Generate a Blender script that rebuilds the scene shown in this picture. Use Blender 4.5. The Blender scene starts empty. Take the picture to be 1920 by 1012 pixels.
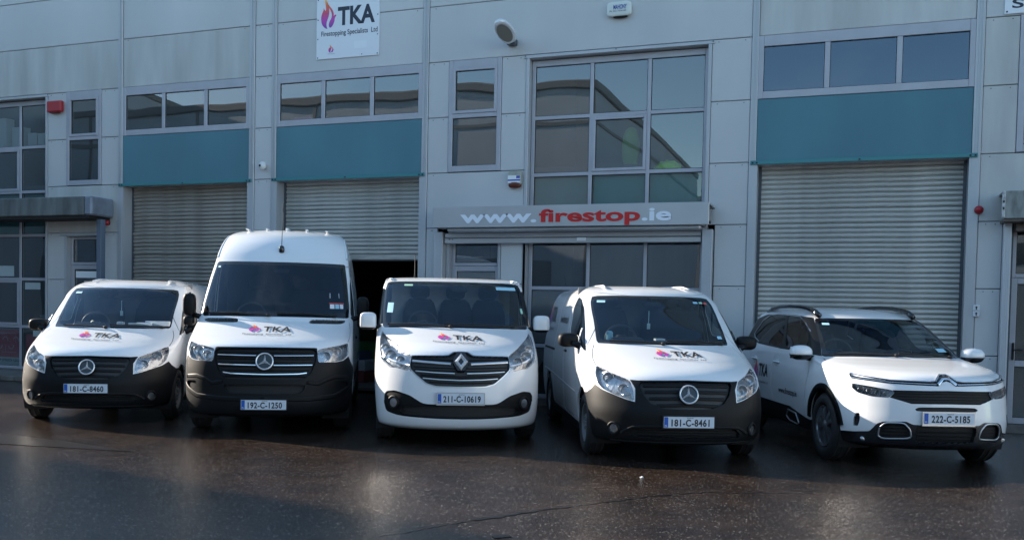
import bpy, math, random
import numpy as np
from mathutils import Matrix, Vector
from mathutils.geometry import delaunay_2d_cdt
random.seed(7)
sc=bpy.context.scene
# ---------------------------------------------------------------- camera, sky, sun, exposure
YAW,PITCH,ROLL=0.357266673,-0.036988983,0.0202723212
FWALL=14.62
def cam_axes():
    f=np.array([-math.sin(YAW)*math.cos(PITCH),math.cos(YAW)*math.cos(PITCH),math.sin(PITCH)])
    r=np.array([math.cos(YAW),math.sin(YAW),0.]); u=np.cross(r,f)
    return r*math.cos(ROLL)+u*math.sin(ROLL), -r*math.sin(ROLL)+u*math.cos(ROLL), f
cam=bpy.data.cameras.new('camera'); camo=bpy.data.objects.new('camera',cam); sc.collection.objects.link(camo)
R_,U_,F_=cam_axes()
camo.matrix_world=Matrix(((R_[0],U_[0],-F_[0],0),(R_[1],U_[1],-F_[1],0),(R_[2],U_[2],-F_[2],1.5608),(0,0,0,1)))
cam.sensor_width=36; cam.lens=1747.76/1920*36; cam.shift_x=(960-953.1)/1920; cam.shift_y=(644.85-506)/1920
cam.clip_end=2000; sc.camera=camo
SUN_AZ,SUN_EL=math.radians(7),math.radians(21)       # sun to the left, a little behind the facade line
sdir=Vector((-math.cos(SUN_AZ)*math.cos(SUN_EL),math.sin(SUN_AZ)*math.cos(SUN_EL),math.sin(SUN_EL)))
w=bpy.data.worlds.new('World'); sc.world=w; w.use_nodes=True; nt=w.node_tree
sky=nt.nodes.new('ShaderNodeTexSky'); sky.sky_type='NISHITA'; sky.sun_disc=False; sky.sun_elevation=SUN_EL
sky.sun_rotation=math.atan2(sdir.x,sdir.y); sky.air_density=1.0; sky.dust_density=.15; sky.ozone_density=2.2
bg=nt.nodes['Background']; bg.inputs['Strength'].default_value=.13
tint=nt.nodes.new('ShaderNodeMixRGB'); tint.blend_type='MULTIPLY'; tint.inputs[0].default_value=1; tint.inputs[2].default_value=(1.0,1.04,.95,1)
# broken cloud over the whole sky
stc=nt.nodes.new('ShaderNodeTexCoord'); cn=nt.nodes.new('ShaderNodeTexNoise'); cn.inputs['Scale'].default_value=2.2; cn.inputs['Detail'].default_value=6; cn.inputs['Roughness'].default_value=.55; smp=nt.nodes.new('ShaderNodeMapping'); smp.inputs['Scale'].default_value=(1,1,2.2); nt.links.new(stc.outputs['Generated'],smp.inputs[0]); nt.links.new(smp.outputs[0],cn.inputs['Vector'])
cmr=nt.nodes.new('ShaderNodeMapRange'); cmr.inputs[1].default_value=.56; cmr.inputs[2].default_value=.8; cmr.inputs[3].default_value=0; cmr.inputs[4].default_value=.5; nt.links.new(cn.outputs['Fac'],cmr.inputs[0])
cmx=nt.nodes.new('ShaderNodeMixRGB'); nt.links.new(cmr.outputs[0],cmx.inputs[0]); cmx.inputs[2].default_value=(4.2,4.5,5.0,1)
nt.links.new(sky.outputs['Color'],tint.inputs[1]); nt.links.new(tint.outputs[0],cmx.inputs[1]); nt.links.new(cmx.outputs[0],bg.inputs['Color'])
sun=bpy.data.lights.new('sun','SUN'); sun.energy=5; sun.angle=math.radians(.5); sun.color=(1,.88,.74)
suno=bpy.data.objects.new('sun',sun); sc.collection.objects.link(suno); suno.rotation_euler=sdir.to_track_quat('Z','Y').to_euler()
sc.view_settings.view_transform='Standard'; sc.view_settings.look='None'; sc.view_settings.gamma=1; sc.view_settings.exposure=1.5
sc.view_settings.use_curve_mapping=False
# ---------------------------------------------------------------- materials
MATS={}
def mat(name,col,rough=.5,metal=0,spec=.5,bump=None,noise=None,coat=0,emit=None,back=None,sheen=None):
    """bump=(kind,scale,strength,distance) noise=(scale,amount,stretch) mottles the base colour"""
    if name in MATS: return MATS[name]
    m=bpy.data.materials.new(name); m.use_nodes=True; n=m.node_tree.nodes; l=m.node_tree.links; b=n['Principled BSDF']
    b.inputs['Base Color'].default_value=(*col,1); b.inputs['Roughness'].default_value=rough; b.inputs['Metallic'].default_value=metal
    b.inputs['Specular IOR Level'].default_value=spec; b.inputs['Coat Weight'].default_value=coat; b.inputs['Coat Roughness'].default_value=.09
    tc=n.new('ShaderNodeTexCoord')
    if noise:
        s,amt,st=noise; mp=n.new('ShaderNodeMapping'); mp.inputs['Scale'].default_value=st; l.new(tc.outputs['Object'],mp.inputs['Vector'])
        t=n.new('ShaderNodeTexNoise'); t.inputs['Scale'].default_value=s; t.inputs['Detail'].default_value=6; l.new(mp.outputs[0],t.inputs['Vector'])
        mr=n.new('ShaderNodeMapRange'); mr.inputs[1].default_value=.3; mr.inputs[2].default_value=.7; mr.inputs[3].default_value=1-amt; mr.inputs[4].default_value=1+amt*.4; l.new(t.outputs['Fac'],mr.inputs[0])
        mx=n.new('ShaderNodeVectorMath'); mx.operation='SCALE'; mx.inputs[0].default_value=col; l.new(mr.outputs[0],mx.inputs['Scale']); l.new(mx.outputs[0],b.inputs['Base Color'])
    if bump:
        kind,s,strg,dist=bump; bp=n.new('ShaderNodeBump'); bp.inputs['Strength'].default_value=strg; bp.inputs['Distance'].default_value=dist
        if kind=='rib':
            t=n.new('ShaderNodeTexWave'); t.bands_direction='Z'; t.inputs['Scale'].default_value=s; t.inputs['Distortion'].default_value=0; l.new(tc.outputs['Object'],t.inputs['Vector'])
        elif kind=='drops':
            t=n.new('ShaderNodeTexVoronoi'); t.inputs['Scale'].default_value=s; l.new(tc.outputs['Object'],t.inputs['Vector'])
        elif kind=='facet':
            t=n.new('ShaderNodeTexVoronoi'); t.feature='F1'; t.distance='CHEBYCHEV'; t.inputs['Scale'].default_value=s; l.new(tc.outputs['Object'],t.inputs['Vector'])
        else:
            t=n.new('ShaderNodeTexNoise'); t.inputs['Scale'].default_value=s; t.inputs['Detail'].default_value=4; l.new(tc.outputs['Object'],t.inputs['Vector'])
        o=t.outputs['Distance'] if kind in('drops','facet') else t.outputs['Fac']
        if kind=='drops':
            mr=n.new('ShaderNodeMapRange'); mr.inputs[1].default_value=.0; mr.inputs[2].default_value=.22; mr.inputs[3].default_value=1; mr.inputs[4].default_value=0; l.new(o,mr.inputs[0]); o=mr.outputs[0]
        l.new(o,bp.inputs['Height']); l.new(bp.outputs[0],b.inputs['Normal'])
    if back:   # the inner face of a single sheet shows trim, the outer face paint
        g=n.new('ShaderNodeNewGeometry'); d=n.new('ShaderNodeBsdfDiffuse'); d.inputs[0].default_value=(*back,1); mx=n.new('ShaderNodeMixShader')
        l.new(g.outputs['Backfacing'],mx.inputs[0]); l.new(b.outputs[0],mx.inputs[1]); l.new(d.outputs[0],mx.inputs[2]); l.new(mx.outputs[0],n['Material Output'].inputs[0])
    if emit: b.inputs['Emission Color'].default_value=(*emit[:3],1); b.inputs['Emission Strength'].default_value=emit[3]
    MATS[name]=m; return m
def glass(name,tint,ior=1.5,rough=.0,wob=0,dirt=0,gcol=(1,1,1)):
    if name in MATS: return MATS[name]
    m=bpy.data.materials.new(name); m.use_nodes=True; n=m.node_tree.nodes; l=m.node_tree.links; n.remove(n['Principled BSDF'])
    tr=n.new('ShaderNodeBsdfTransparent'); tr.inputs[0].default_value=(*tint,1); gl=n.new('ShaderNodeBsdfGlossy'); gl.inputs['Roughness'].default_value=rough; gl.inputs[0].default_value=(*gcol,1)
    fr=n.new('ShaderNodeFresnel'); fr.inputs['IOR'].default_value=ior; mx=n.new('ShaderNodeMixShader')
    # fresnel of a thin pane seen from either side: mirror the normal on back faces
    g=n.new('ShaderNodeNewGeometry')
    if wob:
        tc=n.new('ShaderNodeTexCoord'); t=n.new('ShaderNodeTexNoise'); t.inputs['Scale'].default_value=.55; t.inputs['Detail'].default_value=1; l.new(tc.outputs['Object'],t.inputs['Vector'])
        bp=n.new('ShaderNodeBump'); bp.inputs['Strength'].default_value=1; bp.inputs['Distance'].default_value=wob; l.new(t.outputs['Fac'],bp.inputs['Height']); l.new(bp.outputs[0],gl.inputs['Normal'])
    inv=n.new('ShaderNodeMath'); inv.operation='SUBTRACT'; inv.inputs[0].default_value=1; l.new(g.outputs['Backfacing'],inv.inputs[1]); mu=n.new('ShaderNodeMath'); mu.operation='MULTIPLY'; l.new(fr.outputs[0],mu.inputs[0]); l.new(inv.outputs[0],mu.inputs[1])
    l.new(mu.outputs[0],mx.inputs[0]); l.new(tr.outputs[0],mx.inputs[1]); l.new(gl.outputs[0],mx.inputs[2]); out=mx.outputs[0]
    if dirt:
        d=n.new('ShaderNodeBsdfDiffuse'); d.inputs[0].default_value=(.5,.5,.48,1); m2=n.new('ShaderNodeMixShader'); tc=n.new('ShaderNodeTexCoord'); t=n.new('ShaderNodeTexNoise'); t.inputs['Scale'].default_value=3; t.inputs['Detail'].default_value=5; l.new(tc.outputs['Object'],t.inputs['Vector'])
        mm=n.new('ShaderNodeMath'); mm.operation='MULTIPLY'; mm.inputs[1].default_value=dirt; l.new(t.outputs['Fac'],mm.inputs[0]); l.new(mm.outputs[0],m2.inputs[0]); l.new(out,m2.inputs[1]); l.new(d.outputs[0],m2.inputs[2]); out=m2.outputs[0]
    l.new(out,n['Material Output'].inputs[0]); MATS[name]=m; return m
WHITE=mat('white_paint',(.74,.745,.75),.22,0,.5,coat=.6,back=(.05,.05,.055),bump=('drops',55,.25,.0015))
WHITES=mat('white_paint_smooth',(.74,.745,.75),.22,0,.5,coat=.6,back=(.05,.05,.055),noise=(1.2,.05,(1,1,2)))
WHITEP=mat('white_trim_paint',(.74,.745,.75),.25,0,.5,coat=.5)
PILLAR=mat('black_pillar',(.007,.007,.008),.3,0,.25,bump=('drops',45,.3,.0015))
BLACKP=mat('black_textured_plastic',(.0045,.0050,.0060),.52,0,.22,bump=('n',220,.15,.002))
BLACKG=mat('black_gloss_plastic',(.008,.008,.01),.12,0,.5,coat=.4)
BLACKM=mat('matt_black',(.010,.010,.011),.7)
RUBBER=mat('tyre_rubber',(.014,.014,.015),.75,bump=('n',90,.3,.003))
CHROME=mat('chrome',(.75,.76,.78),.12,1)
BADGE=mat('badge_silver',(.82,.83,.85),.28,.55)
SATIN=mat('satin_silver',(.5,.51,.53),.32,1)
REFLECT=mat('lamp_reflector',(.33,.34,.35),.24,.85,bump=('facet',16,.6,.010))
LENS=glass('lamp_lens',(.93,.94,.96),1.45)
SCREEN=glass('windscreen_glass',(.60,.66,.67),1.62,gcol=(.72,.86,1))
SIDEGL=glass('tinted_side_glass',(.35,.38,.38),1.45)
PRIVACY=glass('privacy_glass',(.02,.02,.024),1.28)
TRIM=mat('cabin_trim',(.035,.036,.04),.7); SEAT=mat('seat_cloth',(.03,.031,.036),.9); BULK=mat('bulkhead_grey',(.16,.17,.18),.7)
PLATEW=mat('plate_white',(.62,.67,.72),.35); PLATEB=mat('plate_blue',(.01,.09,.42),.4); INK=mat('black_ink',(.012,.014,.02),.5)
STEEL=mat('steel_rim',(.22,.225,.23),.5,.6); ALLOY=mat('alloy_rim',(.35,.36,.38),.3,.9)
ORANGE=mat('indicator_orange',(.8,.22,.02),.3); PAPER=mat('paper',(.75,.77,.78),.8); PAPERG=mat('paper_green',(.35,.6,.45),.8); PAPERR=mat('paper_red',(.6,.08,.07),.8); STB=mat('sticker_blue',(.35,.6,.72),.6)
def flame_mat():
    m=bpy.data.materials.new('flame_print'); m.use_nodes=True; n=m.node_tree.nodes; l=m.node_tree.links; b=n['Principled BSDF']; b.inputs['Roughness'].default_value=.35
    u=n.new('ShaderNodeUVMap'); u.uv_map='print'; s=n.new('ShaderNodeSeparateXYZ'); l.new(u.outputs[0],s.inputs[0]); cr=n.new('ShaderNodeValToRGB'); l.new(s.outputs['Y'],cr.inputs[0])
    e=cr.color_ramp.elements; e[0].position=0; e[0].color=(.16,.05,.36,1); e[1].position=1; e[1].color=(.95,.62,.10,1)
    for p,c in((.28,(.50,.05,.42,1)),(.5,(.62,.06,.16,1)),(.75,(.85,.16,.06,1))): q=e.new(p); q.color=c
    l.new(cr.outputs[0],b.inputs['Base Color']); return m
FLAME=flame_mat()
# ---------------------------------------------------------------- object helpers
COL=sc.collection
def link(name,me,parent=None,m=None):
    o=bpy.data.objects.new(name,me); COL.objects.link(o)
    if parent is not None: o.parent=parent
    if m is not None and me is not None and not me.materials: me.materials.append(m)
    return o
def mesh(name,v,f,parent=None,m=None,smooth=False,mi=None):
    me=bpy.data.meshes.new(name); me.from_pydata([tuple(map(float,p)) for p in v],[],[tuple(map(int,q)) for q in f]); me.update()
    if isinstance(m,(list,tuple)):
        for q in m: me.materials.append(q)
        if mi is not None: me.polygons.foreach_set('material_index',mi)
    elif m is not None: me.materials.append(m)
    if smooth: me.polygons.foreach_set('use_smooth',[True]*len(me.polygons)); 
    if smooth=='angle': me.set_sharp_from_angle(angle=math.radians(35))
    return link(name,me,parent)
def thing(name,label,cat,loc=(0,0,0),rz=0,group=None):
    o=bpy.data.objects.new(name,None); COL.objects.link(o); o.location=loc; o.rotation_euler=(0,0,rz); o.empty_display_size=.2; o['label']=label; o['category']=cat
    if group: o['group']=group
    return o
def tag(o,label,cat,group=None):
    o['label']=label; o['category']=cat
    if group: o['group']=group
    return o
class MB:
    def __init__(s): s.v=[]; s.f=[]; s.mi=[]; s.k=0
    def add(s,v,f,k=None):
        o=len(s.v); s.v+=[tuple(p) for p in v]; s.f+=[tuple(i+o for i in q) for q in f]; s.mi+=[s.k if k is None else k]*len(f)
    def box(s,x0,x1,y0,y1,z0,z1,k=None,bev=0):
        if x0>x1:x0,x1=x1,x0
        if y0>y1:y0,y1=y1,y0
        if z0>z1:z0,z1=z1,z0
        if not bev:
            s.add([(x0,y0,z0),(x1,y0,z0),(x1,y1,z0),(x0,y1,z0),(x0,y0,z1),(x1,y0,z1),(x1,y1,z1),(x0,y1,z1)],[(0,3,2,1),(4,5,6,7),(0,1,5,4),(1,2,6,5),(2,3,7,6),(3,0,4,7)],k); return
        b=min(bev,(x1-x0)*.45,(y1-y0)*.45,(z1-z0)*.45); vs=[];fs=[]
        c=((x0,x1),(y0,y1),(z0,z1))
        idx={}
        for i in(0,1):
            for j in(0,1):
                for q in(0,1):
                    p=[c[0][i],c[1][j],c[2][q]]; sg=(1 if i==0 else -1,1 if j==0 else -1,1 if q==0 else -1)
                    for a in range(3):
                        pp=list(p)
                        for a2 in range(3):
                            if a2!=a: pp[a2]+=sg[a2]*b
                        idx[(i,j,q,a)]=len(vs); vs.append(pp)
        I=lambda i,j,q,a: idx[(i,j,q,a)]
        for i in(0,1): F=[I(i,0,0,0),I(i,1,0,0),I(i,1,1,0),I(i,0,1,0)]; fs.append(F if i else F[::-1])
        for j in(0,1): F=[I(0,j,0,1),I(0,j,1,1),I(1,j,1,1),I(1,j,0,1)]; fs.append(F if j else F[::-1])
        for q in(0,1): F=[I(0,0,q,2),I(1,0,q,2),I(1,1,q,2),I(0,1,q,2)]; fs.append(F if q else F[::-1])
        for j in(0,1):
            for q in(0,1): F=[I(0,j,q,1),I(1,j,q,1),I(1,j,q,2),I(0,j,q,2)]; fs.append(F if (j+q)%2==0 else F[::-1])
            for i in(0,1): F=[I(i,j,0,0),I(i,j,1,0),I(i,j,1,1),I(i,j,0,1)]; fs.append(F if (i+j)%2==0 else F[::-1])
        for i in(0,1):
            for q in(0,1): F=[I(i,0,q,0),I(i,1,q,0),I(i,1,q,2),I(i,0,q,2)]; fs.append(F if (i+q)%2==1 else F[::-1])
            for j in(0,1):
                for q in(0,1): F=[I(i,j,q,0),I(i,j,q,1),I(i,j,q,2)]; fs.append(F if (i+j+q)%2==0 else F[::-1])
        s.add(vs,fs,k)
    def tube(s,path,r,n=10,k=None,cap=True):
        P=[Vector(p) for p in path]; rr=r if isinstance(r,(list,tuple)) else [r]*len(P); o=len(s.v); vs=[];fs=[]
        up=Vector((0,0,1)); 
        for i,p in enumerate(P):
            t=(P[min(i+1,len(P)-1)]-P[max(i-1,0)]).normalized(); a=t.cross(up)
            if a.length<.05: a=t.cross(Vector((0,1,0)))
            a.normalize(); b=a.cross(t)
            for j in range(n): th=2*math.pi*j/n; vs.append(p+a*math.cos(th)*rr[i]+b*math.sin(th)*rr[i])
        for i in range(len(P)-1):
            for j in range(n): fs.append((i*n+j,i*n+(j+1)%n,(i+1)*n+(j+1)%n,(i+1)*n+j))
        if cap: fs.append(tuple(range(n-1,-1,-1))); fs.append(tuple((len(P)-1)*n+j for j in range(n)))
        s.add(vs,fs,k)
    def lathe(s,prof,n=32,axis='x',c=(0,0,0),k=None):
        vs=[];fs=[];m=len(prof)
        for j in range(n):
            th=2*math.pi*j/n
            for (a,r) in prof:
                p={'x':(a,r*math.cos(th),r*math.sin(th)),'y':(r*math.cos(th),a,r*math.sin(th)),'z':(r*math.cos(th),r*math.sin(th),a)}[axis]
                vs.append((p[0]+c[0],p[1]+c[1],p[2]+c[2]))
        for j in range(n):
            for i in range(m-1): fs.append((j*m+i,((j+1)%n)*m+i,((j+1)%n)*m+i+1,j*m+i+1))
        s.add(vs,fs,k)
    def build(s,name,parent=None,m=None,smooth=False): return mesh(name,s.v,s.f,parent,m,smooth,s.mi if isinstance(m,(list,tuple)) else None)
def superell(c,r,e=3,n=20,m=14,z0=-1,z1=1,yclip=None):
    vs=[];fs=[]
    sp=lambda x,p: math.copysign(abs(x)**p,x)
    p=2/e
    a0=math.asin(z0); a1=math.asin(z1)
    for i in range(m+1):
        ph=a0+(a1-a0)*i/m
        for j in range(n):
            th=2*math.pi*j/n
            x=sp(math.cos(ph),p)*sp(math.cos(th),p); y=sp(math.cos(ph),p)*sp(math.sin(th),p); z=sp(math.sin(ph),p)
            if yclip is not None: y=min(y,yclip)
            vs.append((c[0]+r[0]*x,c[1]+r[1]*y,c[2]+r[2]*z))
    for i in range(m):
        for j in range(n): fs.append((i*n+j,i*n+(j+1)%n,(i+1)*n+(j+1)%n,(i+1)*n+j))
    fs.append(tuple(range(n-1,-1,-1))); fs.append(tuple(m*n+j for j in range(n)))
    return vs,fs
_tc={}
def text2d(txt,bold=0,xs=1,space=1):
    """flat outline of a line of lettering: vertices with cap height about .7, faces"""
    key=(txt,bold,space)
    if key not in _tc:
        cu=bpy.data.curves.new('t','FONT'); cu.body=txt; cu.offset=bold; cu.space_character=space; cu.fill_mode='FRONT'; cu.resolution_u=4; cu.extrude=0
        o=bpy.data.objects.new('t',cu); COL.objects.link(o); dg=bpy.context.evaluated_depsgraph_get(); oe=o.evaluated_get(dg); me=oe.to_mesh()
        v=np.array([q.co[:2] for q in me.vertices]) ; f=[tuple(p.vertices) for p in me.polygons]; oe.to_mesh_clear(); bpy.data.objects.remove(o); bpy.data.curves.remove(cu)
        # orient counter-clockwise
        g=[]
        for q in f:
            a=sum(v[q[i]][0]*v[q[(i+1)%len(q)]][1]-v[q[(i+1)%len(q)]][0]*v[q[i]][1] for i in range(len(q))); g.append(q if a>0 else q[::-1])
        _tc[key]=(v,g)
    v,f=_tc[key]; v=v.copy(); v[:,0]-=v[:,0].min(); v[:,0]*=xs
    return v,f
def fit_text(txt,x0,x1,y0,y1,bold=0,space=1,ref=None):
    """lettering scaled into a box (y0 baseline, y1 cap height of a plain capital)"""
    v,f=text2d(txt,bold,1,space); v=v.copy(); v[:,0]=x0+(v[:,0])/(v[:,0].max())*(x1-x0); v[:,1]=y0+v[:,1]/(ref or .73)*(y1-y0); return v,f
def smooth_closed(p,it=2):
    for _ in range(it):
        q=[]
        for i in range(len(p)):
            a=p[i];b=p[(i+1)%len(p)]; q+=[(a[0]*.75+b[0]*.25,a[1]*.75+b[1]*.25),(a[0]*.25+b[0]*.75,a[1]*.25+b[1]*.75)]
        p=q
    return p
FL_A=smooth_closed([(.30,.99),(.42,.80),(.52,.62),(.50,.44),(.42,.32),(.34,.18),(.36,.06),(.44,-.01),(.22,.04),(.04,.18),(.00,.36),(.06,.50),(.15,.60),(.16,.69),(.24,.60),(.30,.58),(.31,.70),(.24,.84),(.22,1.02)],1)
FL_B=smooth_closed([(.34,.90),(.50,.74),(.72,.60),(.80,.46),(.78,.38),(.86,.44),(.98,.42),(.86,.34),(.84,.22),(.70,.06),(.56,.02),(.48,.10),(.52,.22),(.66,.34),(.68,.46),(.58,.60),(.44,.70)],1)
def flame2d(x0,x1,y0,y1):
    V=[];F=[]
    for p in (FL_A,FL_B):
        r=delaunay_2d_cdt([Vector(q) for q in p],[],[list(range(len(p)))],1,1e-5); o=len(V); V+=[tuple(q) for q in r[0]]; F+=[tuple(i+o for i in t) for t in r[2]]
    uv=np.array(V); v=uv*np.array([x1-x0,y1-y0])+np.array([x0,y0]); return v,F,uv
def put_flat(name,v,f,fn,parent,m,uv=None,thick=0,kind=None):
    """2D lettering laid onto a surface through fn(x,y)->3D"""
    P=[fn(a,b) for a,b in v]; o=mesh(name,P,f,parent,m)
    if uv is not None:
        L=o.data.uv_layers.new(name='print')
        for lp in o.data.loops: L.data[lp.index].uv=tuple(uv[lp.vertex_index])
    return o
# ---------------------------------------------------------------- ground
def asphalt():
    m=bpy.data.materials.new('wet_asphalt'); m.use_nodes=True; n=m.node_tree.nodes; l=m.node_tree.links; b=n['Principled BSDF']; tc=n.new('ShaderNodeTexCoord')
    def noise(s,d=4,r=.5):
        t=n.new('ShaderNodeTexNoise'); t.inputs['Scale'].default_value=s; t.inputs['Detail'].default_value=d; t.inputs['Roughness'].default_value=r; l.new(tc.outputs['Object'],t.inputs['Vector']); return t
    def ramp(o,a,c,x=0.,y=1.):
        r=n.new('ShaderNodeMapRange'); r.inputs[1].default_value=a; r.inputs[2].default_value=c; r.inputs[3].default_value=x; r.inputs[4].default_value=y; l.new(o,r.inputs[0]); return r.outputs[0]
    big=noise(.35,5); mid=noise(2.2,5,.6)
    vo=n.new('ShaderNodeTexVoronoi'); vo.inputs['Scale'].default_value=105; l.new(tc.outputs['Object'],vo.inputs['Vector'])
    cr=n.new('ShaderNodeValToRGB'); l.new(ramp(mid.outputs['Fac'],.3,.7),cr.inputs[0]); cr.color_ramp.elements[0].color=(.014,.0090,.0068,1); cr.color_ramp.elements[1].color=(.040,.0255,.0185,1)
    # pale stone chips scattered in the surface
    sep=n.new('ShaderNodeSeparateColor'); l.new(vo.outputs['Color'],sep.inputs[0]); chip=ramp(sep.outputs[0],.965,.98); mx=n.new('ShaderNodeMixRGB'); l.new(chip,mx.inputs[0]); l.new(cr.outputs[0],mx.inputs[1]); mx.inputs[2].default_value=(.24,.225,.20,1)
    l.new(mx.outputs[0],b.inputs['Base Color'])
    l.new(ramp(big.outputs['Fac'],.38,.62,.12,.22),b.inputs['Roughness']); b.inputs['Specular IOR Level'].default_value=.85
    bp=n.new('ShaderNodeBump'); bp.inputs['Strength'].default_value=.48; bp.inputs['Distance'].default_value=.004; fine=noise(85,3,.6); add=n.new('ShaderNodeMath'); add.operation='ADD'
    dv=ramp(vo.outputs['Distance'],0,.6,1,0); l.new(fine.outputs['Fac'],add.inputs[0]); l.new(dv,add.inputs[1]); l.new(add.outputs[0],bp.inputs['Height'])
    bp2=n.new('ShaderNodeBump'); bp2.inputs['Strength'].default_value=.4; bp2.inputs['Distance'].default_value=.02; l.new(noise(1.1,3).outputs['Fac'],bp2.inputs['Height']); l.new(bp.outputs[0],bp2.inputs['Normal']); l.new(bp2.outputs[0],b.inputs['Normal'])
    return m
ASPH=asphalt()
def struct(o): o['kind']='structure'; return o
mb=MB(); mb.add([(-150,-150,0),(150,-150,0),(150,150,0),(-150,150,0)],[(0,1,2,3)]); struct(mb.build('ground',None,ASPH))
CONC=mat('weathered_concrete',(.13,.125,.115),.75,bump=('n',40,.5,.006),noise=(3,.5,(1,1,1)))
mb=MB(); mb.box(-30,-13.78,13.50,14.60,.0,.092); p=struct(mb.build('pavement',None,CONC))
for i in range(14):
    x=-30+i*1.15; mb=MB(); mb.box(x,min(x+1.142,-13.78),13.36,13.495,0,.10,bev=.012); k=mb.build('kerbstone',p,CONC)
# cracks, a patch edge and litter on the yard
TAR=mat('tar_crack',(.006,.006,.006),.35); PATCH=mat('worn_patch',(.015,.012,.011),.30,bump=('n',60,.5,.005),noise=(2,.4,(1,1,1)))
def ribbon(name,pts,wfn,z,m,parent=None,jit=.02):
    vs=[];fs=[];rnd=random.Random(len(pts)); P=[]
    for i in range(len(pts)-1):
        a,b=pts[i],pts[i+1];k=max(2,int(math.hypot(b[0]-a[0],b[1]-a[1])/.06))
        for j in range(k): t=j/k; P.append((a[0]+(b[0]-a[0])*t+rnd.uniform(-jit,jit),a[1]+(b[1]-a[1])*t+rnd.uniform(-jit,jit)))
    P.append(pts[-1])
    for i,p in enumerate(P):
        q=P[min(i+1,len(P)-1)];r=P[max(i-1,0)];dx,dy=q[0]-r[0],q[1]-r[1];L=math.hypot(dx,dy) or 1; w_=wfn(i/len(P))*rnd.uniform(.4,1.5)
        vs+=[(p[0]-dy/L*w_,p[1]+dx/L*w_,z),(p[0]+dy/L*w_,p[1]-dx/L*w_,z)]
    for i in range(len(P)-1): fs.append((2*i,2*i+1,2*i+3,2*i+2))
    return mesh(name,vs,fs,parent,m)
GR=bpy.data.objects['ground']
ribbon('crack',[(-3.0,5.6),(-2.75,6.05),(-2.62,6.3),(-2.35,6.75),(-1.95,7.3),(-1.6,7.8),(-1.2,8.2),(-.3,8.6)],lambda t:.008+.012*math.exp(-((t-.25)/.06)**2)*2,.004,TAR,GR,.015)
ribbon('crack',[(1.0,6.2),(1.25,6.6),(1.3,7.0),(1.5,7.4)],lambda t:.010+.02*math.exp(-((t-.3)/.2)**2),.004,TAR,GR,.03)
ribbon('crack',[(2.0,6.3),(2.6,6.45),(3.3,6.5),(4.2,6.7)],lambda t:.006,.004,TAR,GR,.02)
ribbon('crack',[(-10.5,7.05),(-8.6,7.5),(-7.0,7.72)],lambda t:.005,.006,TAR,GR,.02)
ribbon('crack',[(-2.3,5.9),(-2.2,6.0)],lambda t:.03,.005,TAR,GR,.01)
mb=MB(); mb.add([(-12,6.9,.004),(-8.6,7.48,.004),(-7.0,7.70,.004),(-8.2,7.95,.004),(-9.4,8.05,.004),(-12,8.2,.004)],[(0,1,2,3,4,5)]); mb.build('asphalt_patch',GR,PATCH)
for i,(x,y,s_,lab) in enumerate(((-1.86,8.66,.016,'crumpled white scrap of litter on the tarmac in front of the fourth vehicle'),)):
    rr=random.Random(i+5); v,f=superell((0,0,.004),(s_,s_*.7,.006),2,12,6); o=mesh('litter',[(a*(1+rr.uniform(-.4,.4)),b_*(1+rr.uniform(-.4,.4)),max(.001,c*(1+rr.uniform(-.6,.8)))) for a,b_,c in v],f,None,PAPER); o.location=(x,y,0); tag(o,lab,'litter')
# ---------------------------------------------------------------- the industrial unit (own frame: x along the wall, y=0 wall face, +y into the building)
B=thing('industrial_building','long grey metal-clad unit building with teal panels above three roller shutters','building',(0,FWALL,0))
SILV=mat('silver_cladding',(.54,.54,.54),.42,.15,bump=('rib',28,.22,.004),noise=(.7,.10,(1,1,.35)))
SILVD=mat('silver_cladding_stained',(.51,.51,.495),.5,.12,bump=('rib',28,.22,.004),noise=(1.3,.2,(2.2,1,.35)))
TEAL=mat('teal_cladding',(.080,.205,.255),.42,.1,bump=('rib',28,.25,.004),noise=(.9,.14,(1,1,.4)))
TEALF=mat('teal_flashing',(.05,.21,.23),.4,.1); FLASH=mat('grey_flashing',(.45,.46,.48),.38,.3,noise=(2,.12,(1,1,.3))); FRAME=mat('window_frame_grey',(.40,.40,.44),.4,.2,noise=(3,.10,(1,1,1)))
DARKGAP=mat('dark_backing',(.015,.015,.016),.8); SLATM=mat('galvanised_slat',(.47,.455,.42),.45,.3,noise=(4,.35,(.5,1,3))); SLATD=mat('dirty_galvanised_slat',(.34,.31,.27),.55,.2,noise=(4,.45,(.6,1,3)))
FASC=mat('fascia_silver',(.46,.46,.47),.35,.4,noise=(1.5,.10,(1,1,1))); OLDCAN=mat('weathered_canopy',(.14,.155,.155),.6,.1,noise=(2.5,.5,(2.5,1,.5))); DARKMET=mat('dark_grey_metal',(.07,.08,.095),.45,.3)
GLZ=glass('office_glass',(.72,.76,.76),2.5,0,.010,.05,(.88,.93,1)); GLZ3=glass('navy_sky_tinted_glass',(.45,.55,.62),2.4,0,.006,.02,(.52,.66,.85)); GLZ2=glass('spandrel_glass',(.75,.82,.82),2.0,0,.008); SPAN=mat('spandrel_panel',(.13,.26,.27),.35)  # right-hand panes have the navy sky's reflection put into their tint
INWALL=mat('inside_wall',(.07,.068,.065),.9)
Z=[.105+.941*k for k in range(12)]
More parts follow.
